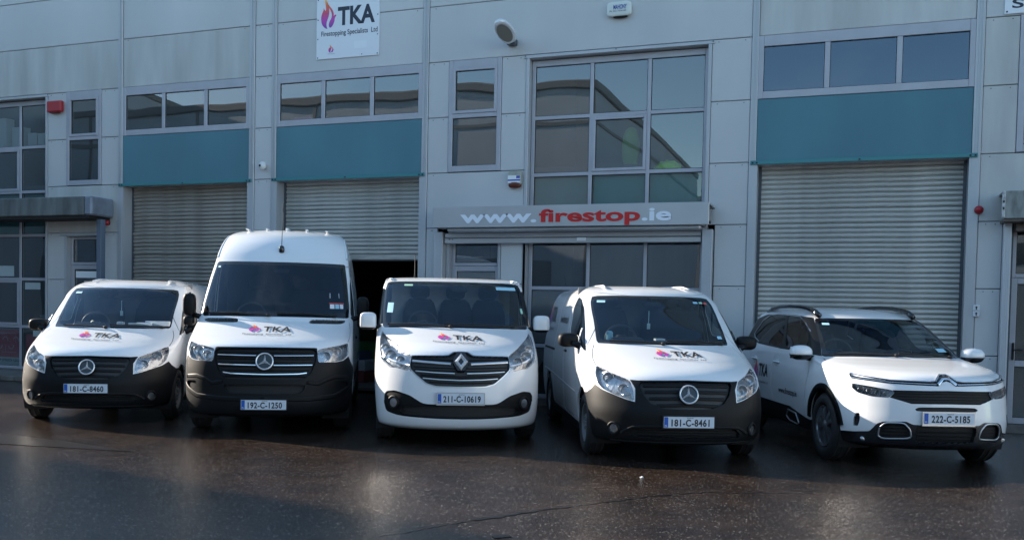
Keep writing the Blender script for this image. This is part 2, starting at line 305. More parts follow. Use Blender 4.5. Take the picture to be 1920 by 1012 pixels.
def panel(x0,x1,z0,z1,m=None):
    mb=MB(); g=.0045
    if x0>-19 and x1<7:
        for q in ([x0+.10,x1-.10] if x1-x0<1 else [x0+.12+i*(x1-x0-.24)/max(1,int((x1-x0)/1.5)) for i in range(int((x1-x0)/1.5)+1)]): mb.box(q-.006,q+.006,-.004,0,z1-.045,z1-.033,1)
    mb.box(x0+g,x1-g,0,.05,z0+g,z1-g,0,bev=.007); mb.box(x0,x1,.052,.09,z0,z1,1); return mb.build('wall_panel',B,[m or SILV,DARKGAP])
rp=random.Random(3)
for k in range(6,10):
    for a,c in((-46,-32),(-32,-20),(-20,-13.745),(-13.635,-10.67),(-10.555,-10.18),(-10.08,-7.125),(-7.015,-1.615),(-1.515,1.435),(1.545,6),(6,20)):
        if k==6 and a==-7.015: continue
        panel(a,c,Z[k],Z[k+1],SILVD if (a,k) in((-20,6),(-13.635,6),(-1.515,6)) else None)
panel(-7.015,-1.615,Z[6],Z[7])
for a,c in((-15.57,-15.075),(-14.175,-13.745),(-10.555,-10.18),(-7.015,-6.625),(-5.67,-5.235),(-2.215,-1.615),(1.545,1.985)):
    for k in(4,5): panel(a,c,Z[k],Z[k+1],SILVD if a>1 else None)
for a,c in((-15.57,-13.745),(-10.555,-10.18),(-7.015,-5.235),(-2.215,-1.615),(1.545,6)): panel(a,c,Z[3],Z[4],SILVD if a in(-15.57,1.545) else None)
for a,c in((-15.57,-15.12),(-14.12,-13.745),(-10.555,-10.18),(-7.015,-6.79),(-5.63,-5.235),(-2.105,-1.615),(1.545,1.865)):
    for k in(0,1,2): panel(a,c,Z[k],Z[k+1])
panel(-15.12,-14.12,2.93,Z[3]+.0) if False else None
for a,c in((-46,-32),(-32,-20)): panel(a,c,.105,Z[6])
panel(6,20,.105,Z[6]); panel(-20,-18.35,.105,Z[6]); panel(4.6,6,Z[4],Z[6]); 
for x0,x1 in((-13.745,-13.635),(-10.67,-10.555),(-10.18,-10.08),(-7.125,-7.015),(-1.615,-1.515),(1.435,1.545)):
    mb=MB(); mb.box(x0,x1,-.018,.09,.105,Z[10],bev=.006); xm=(x0+x1)/2; mb.box(xm-.016,xm-.004,-.028,-.0185,Z[4]+.02,Z[10]); mb.box(xm+.020,xm+.032,-.028,-.0185,Z[4]+.02,Z[10]); mb.build('cover_strip',B,FLASH)
mb=MB(); mb.box(-46,20,-.04,.30,Z[10]+.002,Z[10]+.18,bev=.02); mb.build('parapet_capping',B,FLASH)
mb=MB(); mb.box(-46,20,.1,14,Z[10]-.4,Z[10]-.2); mb.box(-46,20,13.9,14.1,0,Z[10]); mb.box(-46.1,-45.9,.1,14,0,Z[10]); mb.box(19.9,20.1,.1,14,0,Z[10]); mb.build('roof',B,CONC)
mb=MB(); mb.box(-46,-13.8,-.015,.14,.0,.103) ; mb.box(-10.66,-10.09,-.01,.14,0,.103); mb.box(-7.1,-1.53,-.01,.14,0,.103); mb.box(1.45,20,-.12,.14,0,.103); mb.build('plinth',B,CONC)
# inner rooms: floors, ceilings, party walls
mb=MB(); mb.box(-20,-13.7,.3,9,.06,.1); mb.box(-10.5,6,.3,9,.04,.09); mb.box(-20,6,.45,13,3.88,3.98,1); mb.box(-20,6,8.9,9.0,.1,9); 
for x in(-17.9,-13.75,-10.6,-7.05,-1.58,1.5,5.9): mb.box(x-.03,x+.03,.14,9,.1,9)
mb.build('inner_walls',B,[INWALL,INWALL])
PANEC=[0]
def window(x0,x1,z0,z1,xs,zs,d=.03,fw=.055,name='window',gm=None,sash=(),depth=.07,top=None,bot=None,gms=None,parent=None):
    """frame with glazing bars at xs (vertical) and zs (horizontal); every pane is a sub-part"""
    mb=MB(); tp=top or fw; bt=bot or fw; X=[x0]+list(xs)+[x1]; Zs=[z0]+list(zs)+[z1]
    mb.box(x0,x0+fw,d,d+depth,z0,z1,bev=.005); mb.box(x1-fw,x1,d,d+depth,z0,z1,bev=.005); mb.box(x0+fw,x1-fw,d+.001,d+depth,z1-tp,z1-.001,bev=.005); mb.box(x0+fw,x1-fw,d+.001,d+depth,z0+.001,z0+bt,bev=.005)
    h=fw/2
    for x in xs: mb.box(x-h,x+h,d+.002,d+depth-.004,z0+bt,z1-tp,bev=.006)
    fr=mb
    for z in zs:
        cs=[x0+fw]+[q for x in xs for q in(x-h,x+h)]+[x1-fw]
        for i in range(0,len(cs),2): mb.box(cs[i],cs[i+1],d+.003,d+depth-.006,z-h,z+h,bev=.006)
    panes=[]
    for i in range(len(X)-1):
        for j in range(len(Zs)-1):
            a=X[i]+(fw if i==0 else h); c=X[i+1]-(fw if i==len(X)-2 else h); e=Zs[j]+(bt if j==0 else h); g=Zs[j+1]-(tp if j==len(Zs)-2 else h)
            if (i,j) in sash:
                s=.048; mb.box(a,a+s,d-.014,d+.03,e,g,bev=.004); mb.box(c-s,c,d-.014,d+.03,e,g,bev=.004); mb.box(a+s,c-s,d-.013,d+.03,e,e+s,bev=.004); mb.box(a+s,c-s,d-.013,d+.03,g-s,g,bev=.004); a+=s;c-=s;e+=s;g-=s
            # black gasket round the pane
            mb.box(a,a+.008,d+.02,d+.034,e,g,1); mb.box(c-.008,c,d+.02,d+.034,e,g,1); mb.box(a+.008,c-.008,d+.02,d+.034,e,e+.008,1); mb.box(a+.008,c-.008,d+.02,d+.034,g-.010,g,1)
            panes.append((i,j,a,c,e,g))
    w_=mb.build(name,parent or B,[FRAME,BLACKM])
    for (i,j,a,c,e,g) in panes:
        p=MB(); p.box(a+.004,c-.004,d+.030,d+.042,e+.004,g-.004); m_=(gms or {}).get(j,gm or GLZ); o=p.build('pane',w_,m_); PANEC[0]+=1
        if m_==GLZ2: s_=MB(); s_.box(a,c,d+.09,d+.1,e,g); s_.build('spandrel_board',w_,SPAN)
    return w_
# bands of three lights over the shutters, teal panel and flashing under them
for (x0,x1) in((-13.635,-10.67),(-10.08,-7.125),(-1.515,1.435)):
    q=(x1-x0)/3; window(x0,x1,Z[5],Z[6],[x0+q+.0,x0+2*q],[],d=-.012,fw=.075,top=.16,bot=.11,gm=GLZ3 if x0>-2 else None)
    mb=MB(); mb.box(x0+.002,x1-.002,-.003,.05,Z[4]+.004,Z[5]-.004,0,bev=.006); mb.box(x0,x1,.052,.09,Z[4],Z[5],1); mb.build('teal_panel',B,[TEAL,DARKGAP])
    mb=MB(); mb.box(x0-.075,x1+.075,-.045,-.019,Z[4]-.045,Z[4]+.012,bev=.004)
    for bx_ in(x0-.04,x0+.02,(x0+x1)/2,x1-.02,x1+.045): mb.box(bx_-.012,bx_+.012,-.052,-.045,Z[4]-.03,Z[4]-.008,1)
    mb.box(x0,x1,-.018,.30,Z[4]-.043,Z[4]-.005,2); mb.build('teal_flashing',B,[TEALF,BLACKM,FLASH])
def shutter(x0,x1,zb,m,stain=None):
    # opening reveals and guides
    for a_,c_ in((x0-.004,x0+.03),(x1-.03,x1+.004)): mb=MB(); mb.box(a_,c_,-.016,.30,.0,Z[4]-.046); mb.build('door_reveal',B,FLASH)
    R=bpy.data.objects.new('roller_shutter',None); COL.objects.link(R); R.parent=B; R.location=(0,.25,0); R.empty_display_size=.2
    for a_,c_ in((x0+.03,x0+.075),(x1-.075,x1-.03)): mb=MB(); mb.box(a_,c_,-.03,.05,.0,Z[4]-.05); mb.build('guide_rail',R,DARKMET)
    xa,xb=x0+.06,x1-.06; prof=[(.0,0),(-.012,.006),(-.019,.02),(-.021,.036),(-.017,.052),(-.008,.064),(.003,.070),(.004,.0745)]
    vs=[];
    for (y,z) in prof: vs+=[(xa,y,z),(xb,y,z)]
    fs=[(2*i,2*i+1,2*i+3,2*i+2) for i in range(len(prof)-1)]
    me=bpy.data.meshes.new('slat'); me.from_pydata(vs,[],fs); me.polygons.foreach_set('use_smooth',[True]*len(fs)); me.update(); me.materials.append(m)
    z=zb+.10; n=0
    while z<Z[4]-.06: o=link('slat',me,R); o.location=(0,(rp.uniform(-.003,.003)),z); o.rotation_euler=(rp.uniform(-.05,.05),0,rp.uniform(-.0008,.0008)); z+=.0745; n+=1
    mb=MB(); mb.box(xa,xb,-.018,.012,zb,zb+.095,bev=.012); mb.box(xa,xb,-.012,.006,zb-.022,zb-.001,1); mb.build('bottom_bar',R,[m,BLACKM])
    mb=MB(); mb.box(x0+.03,x1-.03,.06,.5,Z[4]-.6,Z[4]+.3) ; mb.build('shutter_housing',R,BLACKM)
    return R
shutter(-13.635,-10.67,.10,SLATD); shutter(-10.08,-7.125,2.40,SLATM); shutter(-1.515,1.435,.10,SLATM)
# narrow two-light windows
window(-15.075,-14.175,Z[4]+.01,Z[6],[],[4.82],d=-.012,fw=.075,sash=((0,1),),top=.13,bot=.10)
window(-6.625,-5.67,Z[4]+.01,Z[6],[],[4.82],d=-.012,fw=.075,sash=((0,1),),top=.13,bot=.10)
window(1.985,4.6,Z[4]+.01,Z[6],[2.95],[4.82],d=-.012,fw=.085,sash=((0,1),),top=.13,bot=.10)
# tall office glazing in recesses
def recess(x0,x1,z0,z1,d):
    mb=MB(); mb.box(x0-.055,x0-.001,-.014,d+.07,z0,z1+.002,bev=.004); mb.box(x1+.001,x1+.055,-.014,d+.07,z0,z1+.002,bev=.004); mb.box(x0-.10,x1+.10,-.016,d+.07,z1+.003,Z[6]-.008,bev=.004)
    for x in(x0-.07,(x0+x1)/2,x1+.07): mb.box(x-.008,x+.008,-.022,-.016,z1+.03,z1+.046,1)
    mb.build('window_surround',B,[FLASH,BLACKM])
recess(-5.18,-2.27,.105,5.69,.13)
window(-5.175,-2.275,.105,5.68,[-4.15,-3.205],[.97,1.93,2.87,3.80,4.735],d=.13,fw=.06,sash=((1,4),),top=.10,gms={3:GLZ2})
recess(-18.35,-15.625,.105,5.69,.13)
window(-18.345,-15.63,.105,5.68,[-17.40,-16.46],[1.0,1.99,2.90,3.80,4.72],d=.13,fw=.06,sash=((1,4),(1,1)),top=.10,gms={3:GLZ2,2:None} if False else {3:GLZ2})
# the office entrance: projecting fascia, part-lowered grille roller, side posts, door
mb=MB(); x0,x1=-6.68,-2.125
mb.box(x0,x1,-.45,-.43,2.895,3.235,bev=.006); mb.box(x0,x1,-.43,-.004,3.20,3.232); mb.box(x0+.06,x1-.12,-.43,-.004,2.90,2.93); mb.box(x0,x0+.012,-.43,-.004,2.90,3.2)
mb.box(x0+.22,x1-.14,-.36,-.004,2.835,2.899,0,bev=.02); mb.build('fascia_box',B,[FASC])
mb=MB(); mb.box(x1-.10,x1-.03,-.42,-.05,2.94,3.19,0); mb.box(x1-.03,x1-.02,-.40,-.06,2.97,3.17,1); mb.box(x1-.02,x1+.06,-.30,-.28,3.14,3.155,0); mb.build('fascia_open_end',B,[BLACKM,mat('bracket_metal',(.3,.29,.27),.6,.5)])
for a_,c_ in((-6.79,-6.63),(-2.265,-2.11)): mb=MB(); mb.box(a_,c_,-.16,-.002,.1,2.85,bev=.005); mb.build('shutter_post',B,FLASH)
S=MB(); S.box(-6.61,-2.28,-.115,-.06,2.752,2.834,bev=.012); S.build('roller_slat',B,FASC); S=MB(); S.box(-6.61,-2.28,-.12,-.06,2.655,2.745,bev=.012); S.box(-6.53,-6.50,-.123,-.119,2.72,2.735,1); S.box(-6.47,-6.45,-.123,-.119,2.72,2.735,1); S.build('roller_bottom_bar',B,[FASC,BLACKM])
S=MB(); S.box(-4.27,-4.12,-.124,-.1205,2.69,2.745); S.build('maker_label',B,PAPER); v,f=fit_text('ROLLER DOORS' if False else '■ ──',-4.255,-4.14,2.705,2.725,.02) if False else (None,None)
def door(x0,x1,z1,zt,d,panes,handle_x,name='entrance_door',ft=.055,closed_label=None):
    window(x0,x1,zt,z1,[],[],d=d,fw=ft,name='transom_window')
    D=window(x0,x1,.105,zt-.002,[],panes,d=d+.004,fw=.085,name=name,sash=())
    h=MB(); h.box(handle_x-.015,handle_x+.015,d-.03,d+.004,1.0,1.24,bev=.006); h.tube([(handle_x,d-.03,1.14),(handle_x,d-.06,1.14),(handle_x+.11,d-.06,1.14)],.010,8); h.build('handle',D,BLACKM); return D
door(-6.56,-5.675,2.84,2.29,.10,[1.15],-5.78)
for q_ in((-6.625,-6.562,.0,.17,.1,2.84),(-5.673,-5.632,.0,.17,.1,2.84),(-6.62,-5.64,.06,.3,2.845,2.927)): mb=MB(); mb.box(*q_); mb.build('door_jamb',B,FLASH)
mb=MB(); mb.box(-5.228,-5.18,-.014,.2,.1,2.85); mb.build('door_jamb',B,FLASH)
# left-hand unit: grey canopy, post, door
mb=MB(); mb.box(-18.6,-14.03,-.60,-.002,3.215,3.575,bev=.015); mb.box(-14.028,-13.835,-.60,-.002,3.215,3.575,1,bev=.03); mb.box(-18.5,-13.95,-.56,-.002,3.16,3.214,2); mb.build('entrance_canopy',B,[OLDCAN,mat('canopy_end_grey',(.20,.23,.28),.5,.2,noise=(5,.25,(1,1,1))),BLACKM])
mb=MB(); mb.box(-13.975,-13.855,-.33,-.21,.09,3.158,bev=.008); mb.build('canopy_post',B,mat('post_blue_grey',(.12,.15,.20),.5,.2))
door(-15.055,-14.215,2.86,2.29,.10,[1.15],-14.32)
for q_ in((-15.12,-15.057,-.01,.17,.1,2.86),(-14.213,-14.12,-.01,.17,.1,2.86),(-15.22,-14.10,-.022,.17,2.866,2.926)): mb=MB(); mb.box(*q_); mb.build('door_jamb',B,FLASH)
# right-hand unit: weathered canopy, fluted post, glazed door
mb=MB(); mb.box(1.80,6,-.40,-.38,2.93,3.30,bev=.006); mb.box(1.80,6,-.38,-.002,3.27,3.295); mb.box(1.79,1.83,-.41,-.37,2.94,3.30,1,bev=.008); mb.box(1.82,6,-.38,-.002,2.885,2.93,2,bev=.01)
for z in(3.05,3.14): mb.box(1.80,1.82,-.416,-.41,z,z+.03,3)
mb.box(2.0,6,-.20,-.04,2.77,2.88,2,bev=.01); mb.build('weathered_canopy',B,[mat('canopy_peeling',(.26,.28,.265),.6,.1,noise=(6,.5,(2,1,.6))),mat('canopy_edge_white',(.5,.52,.52),.5,noise=(20,.4,(1,1,1))),mat('rusty_trim',(.12,.10,.085),.7,noise=(8,.5,(1,1,1))),BLACKM])
mb=MB(); mb.box(1.862,1.96,-.13,-.002,.1,2.885,bev=.004)
for i in range(4): x=1.872+i*.022; mb.box(x,x+.010,-.138,-.13,.1,2.885)
mb.build('fluted_post',B,mat('white_fluted_metal',(.55,.56,.58),.4,.2)); mb=MB(); mb.box(1.96,1.998,-.01,.17,.1,2.885); mb.build('door_jamb',B,DARKMET)
door(2.0,3.2,2.86,2.15,.10,[.95],2.06); window(3.2,5.9,.105,2.87,[4.1,5.0],[.97,1.93],d=.13,fw=.06); mb=MB(); mb.box(1.9,6,.0,.2,2.865,2.927); mb.build('door_head',B,FLASH)
# ---------------------------------------------------------------- things fixed to the wall
def W3(x,y,d): return (x,FWALL+d,y)
def onwall(txt,x0,x1,z0,z1,d,parent,m,bold=.01,name='lettering',space=1,ref=None,off=(0,0)):
    v,f=fit_text(txt,x0-off[0],x1-off[0],z0-off[1],z1-off[1],bold,space,ref); return put_flat(name,v,f,lambda a,c:(a,d,c),parent,m)
SIGNW=mat('sign_white',(.72,.75,.80),.35); NAVY=mat('lettering_navy',(.015,.022,.045),.45); REDL=mat('lettering_red',(.52,.012,.012),.4); WHITEL=mat('lettering_white',(.75,.78,.85),.4)
t=thing('company_sign','white square company sign with a flame emblem high on the wall above the second shutter','sign',(-8.61,FWALL,5.96))
mb=MB(); mb.box(-.63,.635,-.022,-.003,0,1.5,bev=.003); mb.build('sign_board',t,SIGNW); mb=MB()
for x in(-.60,.605):
    for z in(.03,.36,.70,1.05): mb.box(x-.009,x+.009,-.026,-.0225,z-.009,z+.009)
mb.box(.29,.305,-.026,-.0225,.03,.045); mb.build('sign_screws',t,BLACKM)
v,f,uv=flame2d(-.54,-.21,.53,1.08); put_flat('flame_emblem',v,f,lambda a,c:(a,-.024,c),t,FLAME,uv)
onwall('TKA',-.195,.55,.585,.90,-.024,t,NAVY,.035); onwall('Firestopping Specialists  Ltd',-.53,.605,.405,.495,-.024,t,NAVY,.012)
v,f,uv=flame2d(-.38,-.26,.105,.25); put_flat('flame_emblem',v,f,lambda a,c:(a,-.024,c),t,FLAME,uv); onwall('TKA Firestopping Ltd',-.39,-.25,.08,.093,-.024,t,NAVY,.0); mb=MB(); mb.box(.14,.39,-.0245,-.0225,.14,.27); mb.build('blank_label',t,mat('faint_label',(.76,.79,.84),.3))
t=thing('fascia_sign','web address in white and red letters along the silver fascia over the office entrance','sign',(-4.43,FWALL-.451,2.95))
for txt,x0,x1,m_ in(('www.',-6.18,-4.85,WHITEL),('firestop',-4.81,-3.17,REDL),('.ie',-3.145,-2.69,WHITEL)):
    v,f=text2d(txt,.03,1); cap=.20; v[:,0]=x0+v[:,0]/v[:,0].max()*(x1-x0)+4.43; v[:,1]=v[:,1]/.73*cap+.022
    P=[(a,-.006,c) for a,c in v]; put_flat('lettering',v,f,lambda a,c:(a,-.006,c),t,m_)
t=thing('corner_sign','white sign board, mostly cut off by the picture edge, showing the letter S','sign',(3.0,FWALL,5.775)); mb=MB(); mb.box(-1.225,1.3,-.022,-.003,0,.9,bev=.003); mb.build('sign_board',t,SIGNW); onwall('S',-1.135,-.99,.075,.20,-.024,t,NAVY,.02); mb=MB(); mb.box(-1.205,-1.185,-.026,-.0225,.02,.04); mb.build('sign_screws',t,BLACKM)
t=thing('flood_lamp','rounded white wall lamp with glass face tilted down, above the narrow window','lamp',(-5.50,FWALL,6.0))
v_,f_=superell((0,0,0),(.14,.34,.085),2.3,28,16); ROT=Matrix.Rotation(math.radians(-14),4,'X')@Matrix.Rotation(math.radians(-20),4,'Y'); LC=Vector((.03,-.40,.04))
hd=mesh('lamp_head',[tuple(ROT@Vector((q[0],q[1],q[2] if q[2]>-.035 else -.035))+LC) for q in v_],f_,t,mat('lamp_body_white',(.70,.73,.76),.25,.2),True)
mesh('lamp_glass',[tuple(ROT@Vector((-.012+.108*math.cos(2*math.pi*i/24),-.02+.26*math.sin(2*math.pi*i/24),-.043))+LC) for i in range(24)],[tuple(range(23,-1,-1))],hd,mat('lamp_glass',(.20,.19,.16),.15,.4))
mb=MB(); mb.box(-.05,.10,-.12,0,-.09,.01,bev=.01); mb.build('wall_bracket',t,DARKMET); mb=MB(); mb.tube([(.02,-.36,.10),(.02,-.36,.185)],.035,12); mb.build('light_sensor',t,mat('sensor_grey',(.35,.35,.34),.5),True)
t=thing('alarm_sounder','white rounded alarm box lettered MAHONY high on the wall right of the lamp','alarm box',(-3.68,FWALL,6.235))
vv,ff=superell((0,-.045,.105),(.20,.045,.115),5,32,16,yclip=.99); mesh('cover',vv,ff,t,mat('alarm_white',(.62,.66,.63),.4),True); mb=MB(); vv,ff=superell((.02,-.04,-.005),(.12,.035,.03),3,20,8); mb.add(vv,ff); mb.build('sounder_slot',t,BLACKM,True)
onwall('MAHONY',-.085,.13,.095,.165,-.0915,t,mat('lettering_blue',(.02,.06,.30),.4),.03); onwall('Ph. 021-7336165',-.145,.12,.055,.080,-.0915,t,NAVY,.01)
t=thing('alarm_bell_box','small alarm box with blue and white label and brown base beside the tall window','alarm box',(-5.375,FWALL,3.57))
mb=MB(); mb.box(-.115,.115,-.085,-.002,.06,.285,0,bev=.018); mb.box(-.118,.10,-.0875,-.0855,.085,.205,1); mb.box(-.118,.10,-.0885,-.0876,.115,.14,2); mb.box(.03,.095,-.0885,-.0876,.155,.20,2); mb.build('cover',t,[mat('alarm_beige',(.36,.37,.32),.5,noise=(9,.3,(1,1,1))),PAPER,mat('label_blue',(.06,.08,.35),.5)])
vv,ff=superell((-.005,-.045,.055),(.112,.05,.055),3,20,10); mesh('strobe',vv,ff,t,mat('strobe_brown',(.10,.02,.008),.25),True)
t=thing('red_alarm_box','red alarm box between the left tall glazing and the narrow window','alarm box',(-15.32,FWALL,5.345)); mb=MB(); mb.box(-.19,.19,-.10,-.002,.015,.235,0,bev=.02); mb.box(-.12,.10,-.085,-.01,-.005,.014,1); mb.build('cover',t,[mat('alarm_red',(.38,.02,.03),.45),mat('alarm_red_dark',(.12,.01,.01),.6)])
def dome(x,z,label):
    t=thing('fire_bell',label,'bell',(x,FWALL,z)); mb=MB(); mb.lathe([(-.095,.001),(-.092,.025),(-.075,.047),(-.05,.058),(-.03,.06),(-.03,.052)],24,'y'); mb.build('bell_dome',t,mat('bell_red',(.33,.01,.02),.35),True); mb=MB(); mb.lathe([(-.045,.001),(-.045,.05),(-.002,.055)],20,'y'); mb.build('bell_base',t,BLACKM,True)
dome(1.55,3.087,'red round fire bell on the panel right of the right-hand shutter'); dome(-13.99,3.12,'red round fire bell under the end of the dark left canopy')
t=thing('security_camera','small white dome camera on the pillar between the two left shutters','camera',(-10.33,FWALL,4.11)); vv,ff=superell((0,-.06,0),(.075,.06,.075),2,20,12); mesh('camera_housing',vv,ff,t,mat('camera_white',(.7,.7,.68),.4),True); mb=MB(); mb.lathe([(-.125,.001),(-.122,.022),(-.10,.028)],16,'y',(-.02,0,.0)); mb.build('camera_lens',t,BLACKG,True)
for k,(z,lab) in enumerate(((1.72,'upper of two small white key switches right of the right-hand shutter'),(1.635,'lower of two small white key switches right of the right-hand shutter'))):
    t=thing('key_switch',lab,'switch',(1.565,FWALL,z),0,'key switches by the right-hand shutter'); mb=MB(); mb.box(-.042,.042,-.045,-.002,-.040,.040,bev=.006); mb.build('switch_plate',t,mat('switch_white',(.62,.64,.66),.4)); mb=MB(); mb.lathe([(-.052,.001),(-.052,.012),(-.045,.012)],12,'y',(0,0,.008)); mb.box(-.006,.006,-.047,-.045,-.028,.0); mb.build('key_barrel',t,BLACKM)
# things seen inside the windows and the open shutter
HIVIS=mat('hi_vis_fabric',(.50,.95,.08),.7)
def blob(name,label,cat,c,r,m,seed=1,e=2):
    rr=random.Random(seed); v,f=superell((0,0,r[2]*.6),r,e,20,10); v=[(x*(1+rr.uniform(-.25,.25)),y*(1+rr.uniform(-.2,.2)),max(0,z*(1+rr.uniform(-.35,.45)))) for x,y,z in v]; o=mesh(name,v,f,None,m,True); o.location=c; return tag(o,label,cat)
blob('hi_vis_vest','bright green hi-vis vest bundled on the sill of the tall office window','vest',(-2.90,FWALL+.225,3.827),(.20,.035,.07),HIVIS,4)
mb=MB(); mb.box(-5.1,-2.3,.21,.40,3.80,3.826); mb.build('window_sill',B,PAPER)
o=tag(MB().build('x') if False else mesh('hi_vis_jacket',*(lambda v,f:([(x,y+.02*math.sin(9*x+5*z),z) for x,y,z in v],f))(*superell((0,0,0),(.15,.09,.38),2.6,24,18)),None,mat('hi_vis_dim',(.22,.70,.09),.8),True),'green hi-vis jacket hanging inside the middle office window','jacket'); o.location=(-3.85,FWALL+1.7,4.45)
t=tag(mesh('pink_folder',*(lambda m_:(m_.v,m_.f))((lambda m_:(m_.box(-.17,.17,-.1,.1,0,.06,bev=.01),m_)[1])(MB())),None,mat('folder_pink',(.6,.16,.42),.6)),'pink folder lying on the sill of the window over the second shutter','folder'); t.location=(-9.62,FWALL+.22,4.93)
for i,(x,w_,h_) in enumerate(((-17.25,.42,.62),(-16.75,.30,.42),(-16.35,.22,.28),(-16.08,.20,.26),(-15.86,.25,.30))):
    mb=MB(); mb.box(-w_/2,w_/2,-.10,.10,0,h_,bev=.004); o=mb.build('paper_stack',None,PAPER); o.location=(x,FWALL+.42,4.78); o.rotation_euler=(0,0,.1*(i%3-1)); tag(o,('tallest stack of white papers','second tallest stack of white papers','low white paper stack next to the glazing bar','lowest white paper stack','white paper stack nearest the red alarm box')[i]+' behind the left glazing','papers','paper stacks behind the left glazing')
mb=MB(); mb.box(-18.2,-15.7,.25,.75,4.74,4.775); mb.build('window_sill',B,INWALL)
# posters in the lower left glazing
RED=mat('poster_red',(.50,.02,.06),.5); 
t=thing('poster','red poster with white line pattern and pale lettered band inside the lower left window','poster',(-16.95,FWALL+.20,.14)); mb=MB(); mb.box(-.42,.42,0,.008,0,.82,0); mb.box(-.42,.42,-.002,-.0005,0,.20,1); mb.box(-.42,.42,-.002,-.0005,.79,.82,1); mb.build('poster_sheet',t,[RED,mat('poster_pale',(.5,.58,.6),.6)])
onwall('CERTIFIED GU',-.40,.40,.115,.165,-.003,t,NAVY,.02); mb=MB()
for (a,b_,c,d_) in((-.3,.3,.70,.71),(-.3,-.29,.50,.70),(.29,.30,.50,.70),(-.1,.3,.30,.31),(.0,.01,.30,.44)): mb.box(a,b_,-.003,-.0005,c,d_)
for cx,cz in((0,.56),(.16,.45),(-.16,.45),(.30,.56)):
    for i in range(12): a=math.pi*i/12; x=cx+.07*math.cos(a); z=cz+.07*math.sin(a)*(1 if cz>.5 else -1); mb.box(x-.012,x+.012,-.003,-.0005,z-.010,z+.010)
mb.build('poster_lines',t,mat('poster_line',(.55,.35,.38),.6))
t=thing('poster','red poster panel with a green notice, inside the window beside the white van mirror','poster',(-16.05,FWALL+.22,.14)); mb=MB(); mb.box(-.34,.10,0,.008,0,.70,0); mb.box(-.34,.10,-.002,-.0005,0,.18,1); mb.box(.13,.36,0,.008,.30,.66,2); mb.build('poster_sheet',t,[RED,MATS['poster_pale'],mat('poster_green',(.10,.13,.07),.6)])
t=thing('notice','white notice stuck high in the lowest left window','notice',(-16.0,FWALL+.165,.80)); mb=MB(); mb.box(-.14,.26,0,.003,0,.12); mb.build('notice_sheet',t,PAPER)
t=thing('notice','white notice inside the left glazing above the bowl','notice',(-16.0,FWALL+.165,1.78)); mb=MB(); mb.box(-.36,.06,0,.003,0,.14); mb.build('notice_sheet',t,PAPER)
t=thing('notice','square white notice at the left picture edge, inside the glazing','notice',(-16.95,FWALL+.165,2.05)); mb=MB(); mb.box(-.3,.28,0,.003,0,.22); mb.build('notice_sheet',t,PAPER)
t=thing('notice','white notice on the glass of the door beside the left glazing','notice',(-14.64,FWALL+.09,2.03)); mb=MB(); mb.box(-.27,.30,0,.003,0,.13); mb.build('notice_sheet',t,PAPER)
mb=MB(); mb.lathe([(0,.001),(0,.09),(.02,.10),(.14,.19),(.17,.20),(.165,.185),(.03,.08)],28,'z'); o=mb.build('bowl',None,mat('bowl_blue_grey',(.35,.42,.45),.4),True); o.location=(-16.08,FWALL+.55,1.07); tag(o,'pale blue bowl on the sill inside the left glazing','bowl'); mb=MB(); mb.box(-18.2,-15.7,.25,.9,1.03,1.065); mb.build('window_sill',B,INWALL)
# stores inside the open shutter
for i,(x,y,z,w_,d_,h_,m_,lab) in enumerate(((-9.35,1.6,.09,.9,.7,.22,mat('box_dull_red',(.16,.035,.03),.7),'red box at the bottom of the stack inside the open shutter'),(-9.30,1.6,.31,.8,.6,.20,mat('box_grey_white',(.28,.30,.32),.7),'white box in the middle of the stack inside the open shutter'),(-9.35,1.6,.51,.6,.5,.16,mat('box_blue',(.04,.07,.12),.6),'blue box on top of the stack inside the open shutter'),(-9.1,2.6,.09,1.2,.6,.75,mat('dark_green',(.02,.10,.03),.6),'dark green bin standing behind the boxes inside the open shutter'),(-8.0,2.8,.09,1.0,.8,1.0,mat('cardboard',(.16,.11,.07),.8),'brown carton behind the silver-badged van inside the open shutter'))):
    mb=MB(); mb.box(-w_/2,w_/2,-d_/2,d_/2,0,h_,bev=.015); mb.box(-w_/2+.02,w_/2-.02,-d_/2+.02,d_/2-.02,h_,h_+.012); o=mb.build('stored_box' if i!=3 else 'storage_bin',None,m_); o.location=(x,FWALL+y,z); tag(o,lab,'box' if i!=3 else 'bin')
# ---------------------------------------------------------------- buildings behind the camera: they shade the yard, show in the windows or block low sky light
def block(name,label,org,rz,L,D,H,trim=True):
    t=thing(name,label,'building',org,rz); m1=mat('opposite_cladding',(.44,.48,.52),.6,.05,noise=(.6,.12,(1,1,.4))); mb=MB(); mb.box(-L,0,-D,0,0,H); mb.build('wall',t,m1)
    mb=MB(); mb.box(-L-.1,.1,-D-.1,.1,H,H+.35,bev=.05); mb.box(-L-.04,.04,-D-.04,.04,H-1.3,H-1.15); 
    for i in range(int(L/6)): mb.box(-i*6-.15,-i*6+.0,.0,.06,0,H)
    mb.build('parapet',t,mat('opposite_trim',(.20,.20,.20),.6)); mb=MB()
    for i in range(int(L/6)): mb.box(-i*6-5,-i*6-1.5,.0,.05,.1,3.6)
    mb.build('roller_doors',t,mat('opposite_doors',(.16,.19,.21),.5)); mb=MB()
    for i in range(int(L/6)): mb.box(-i*6-5,-i*6-1.5,.0,.05,4.4,5.6)
    mb.build('window_band',t,mat('opposite_glass',(.03,.04,.05),.08)); return t
block('opposite_building','grey unit facing the row, seen mirrored in the upper windows','',0,0,0,0) if False else None
block('opposite_building','grey flat-roofed unit mirrored in the upper windows',(-9.6,-5,0),0,70,25,10.05)
block('side_building','long grey unit off to the left whose shadow crosses the yard',(-34.0,9.35,0),math.atan(-.214),22,30,13.5)
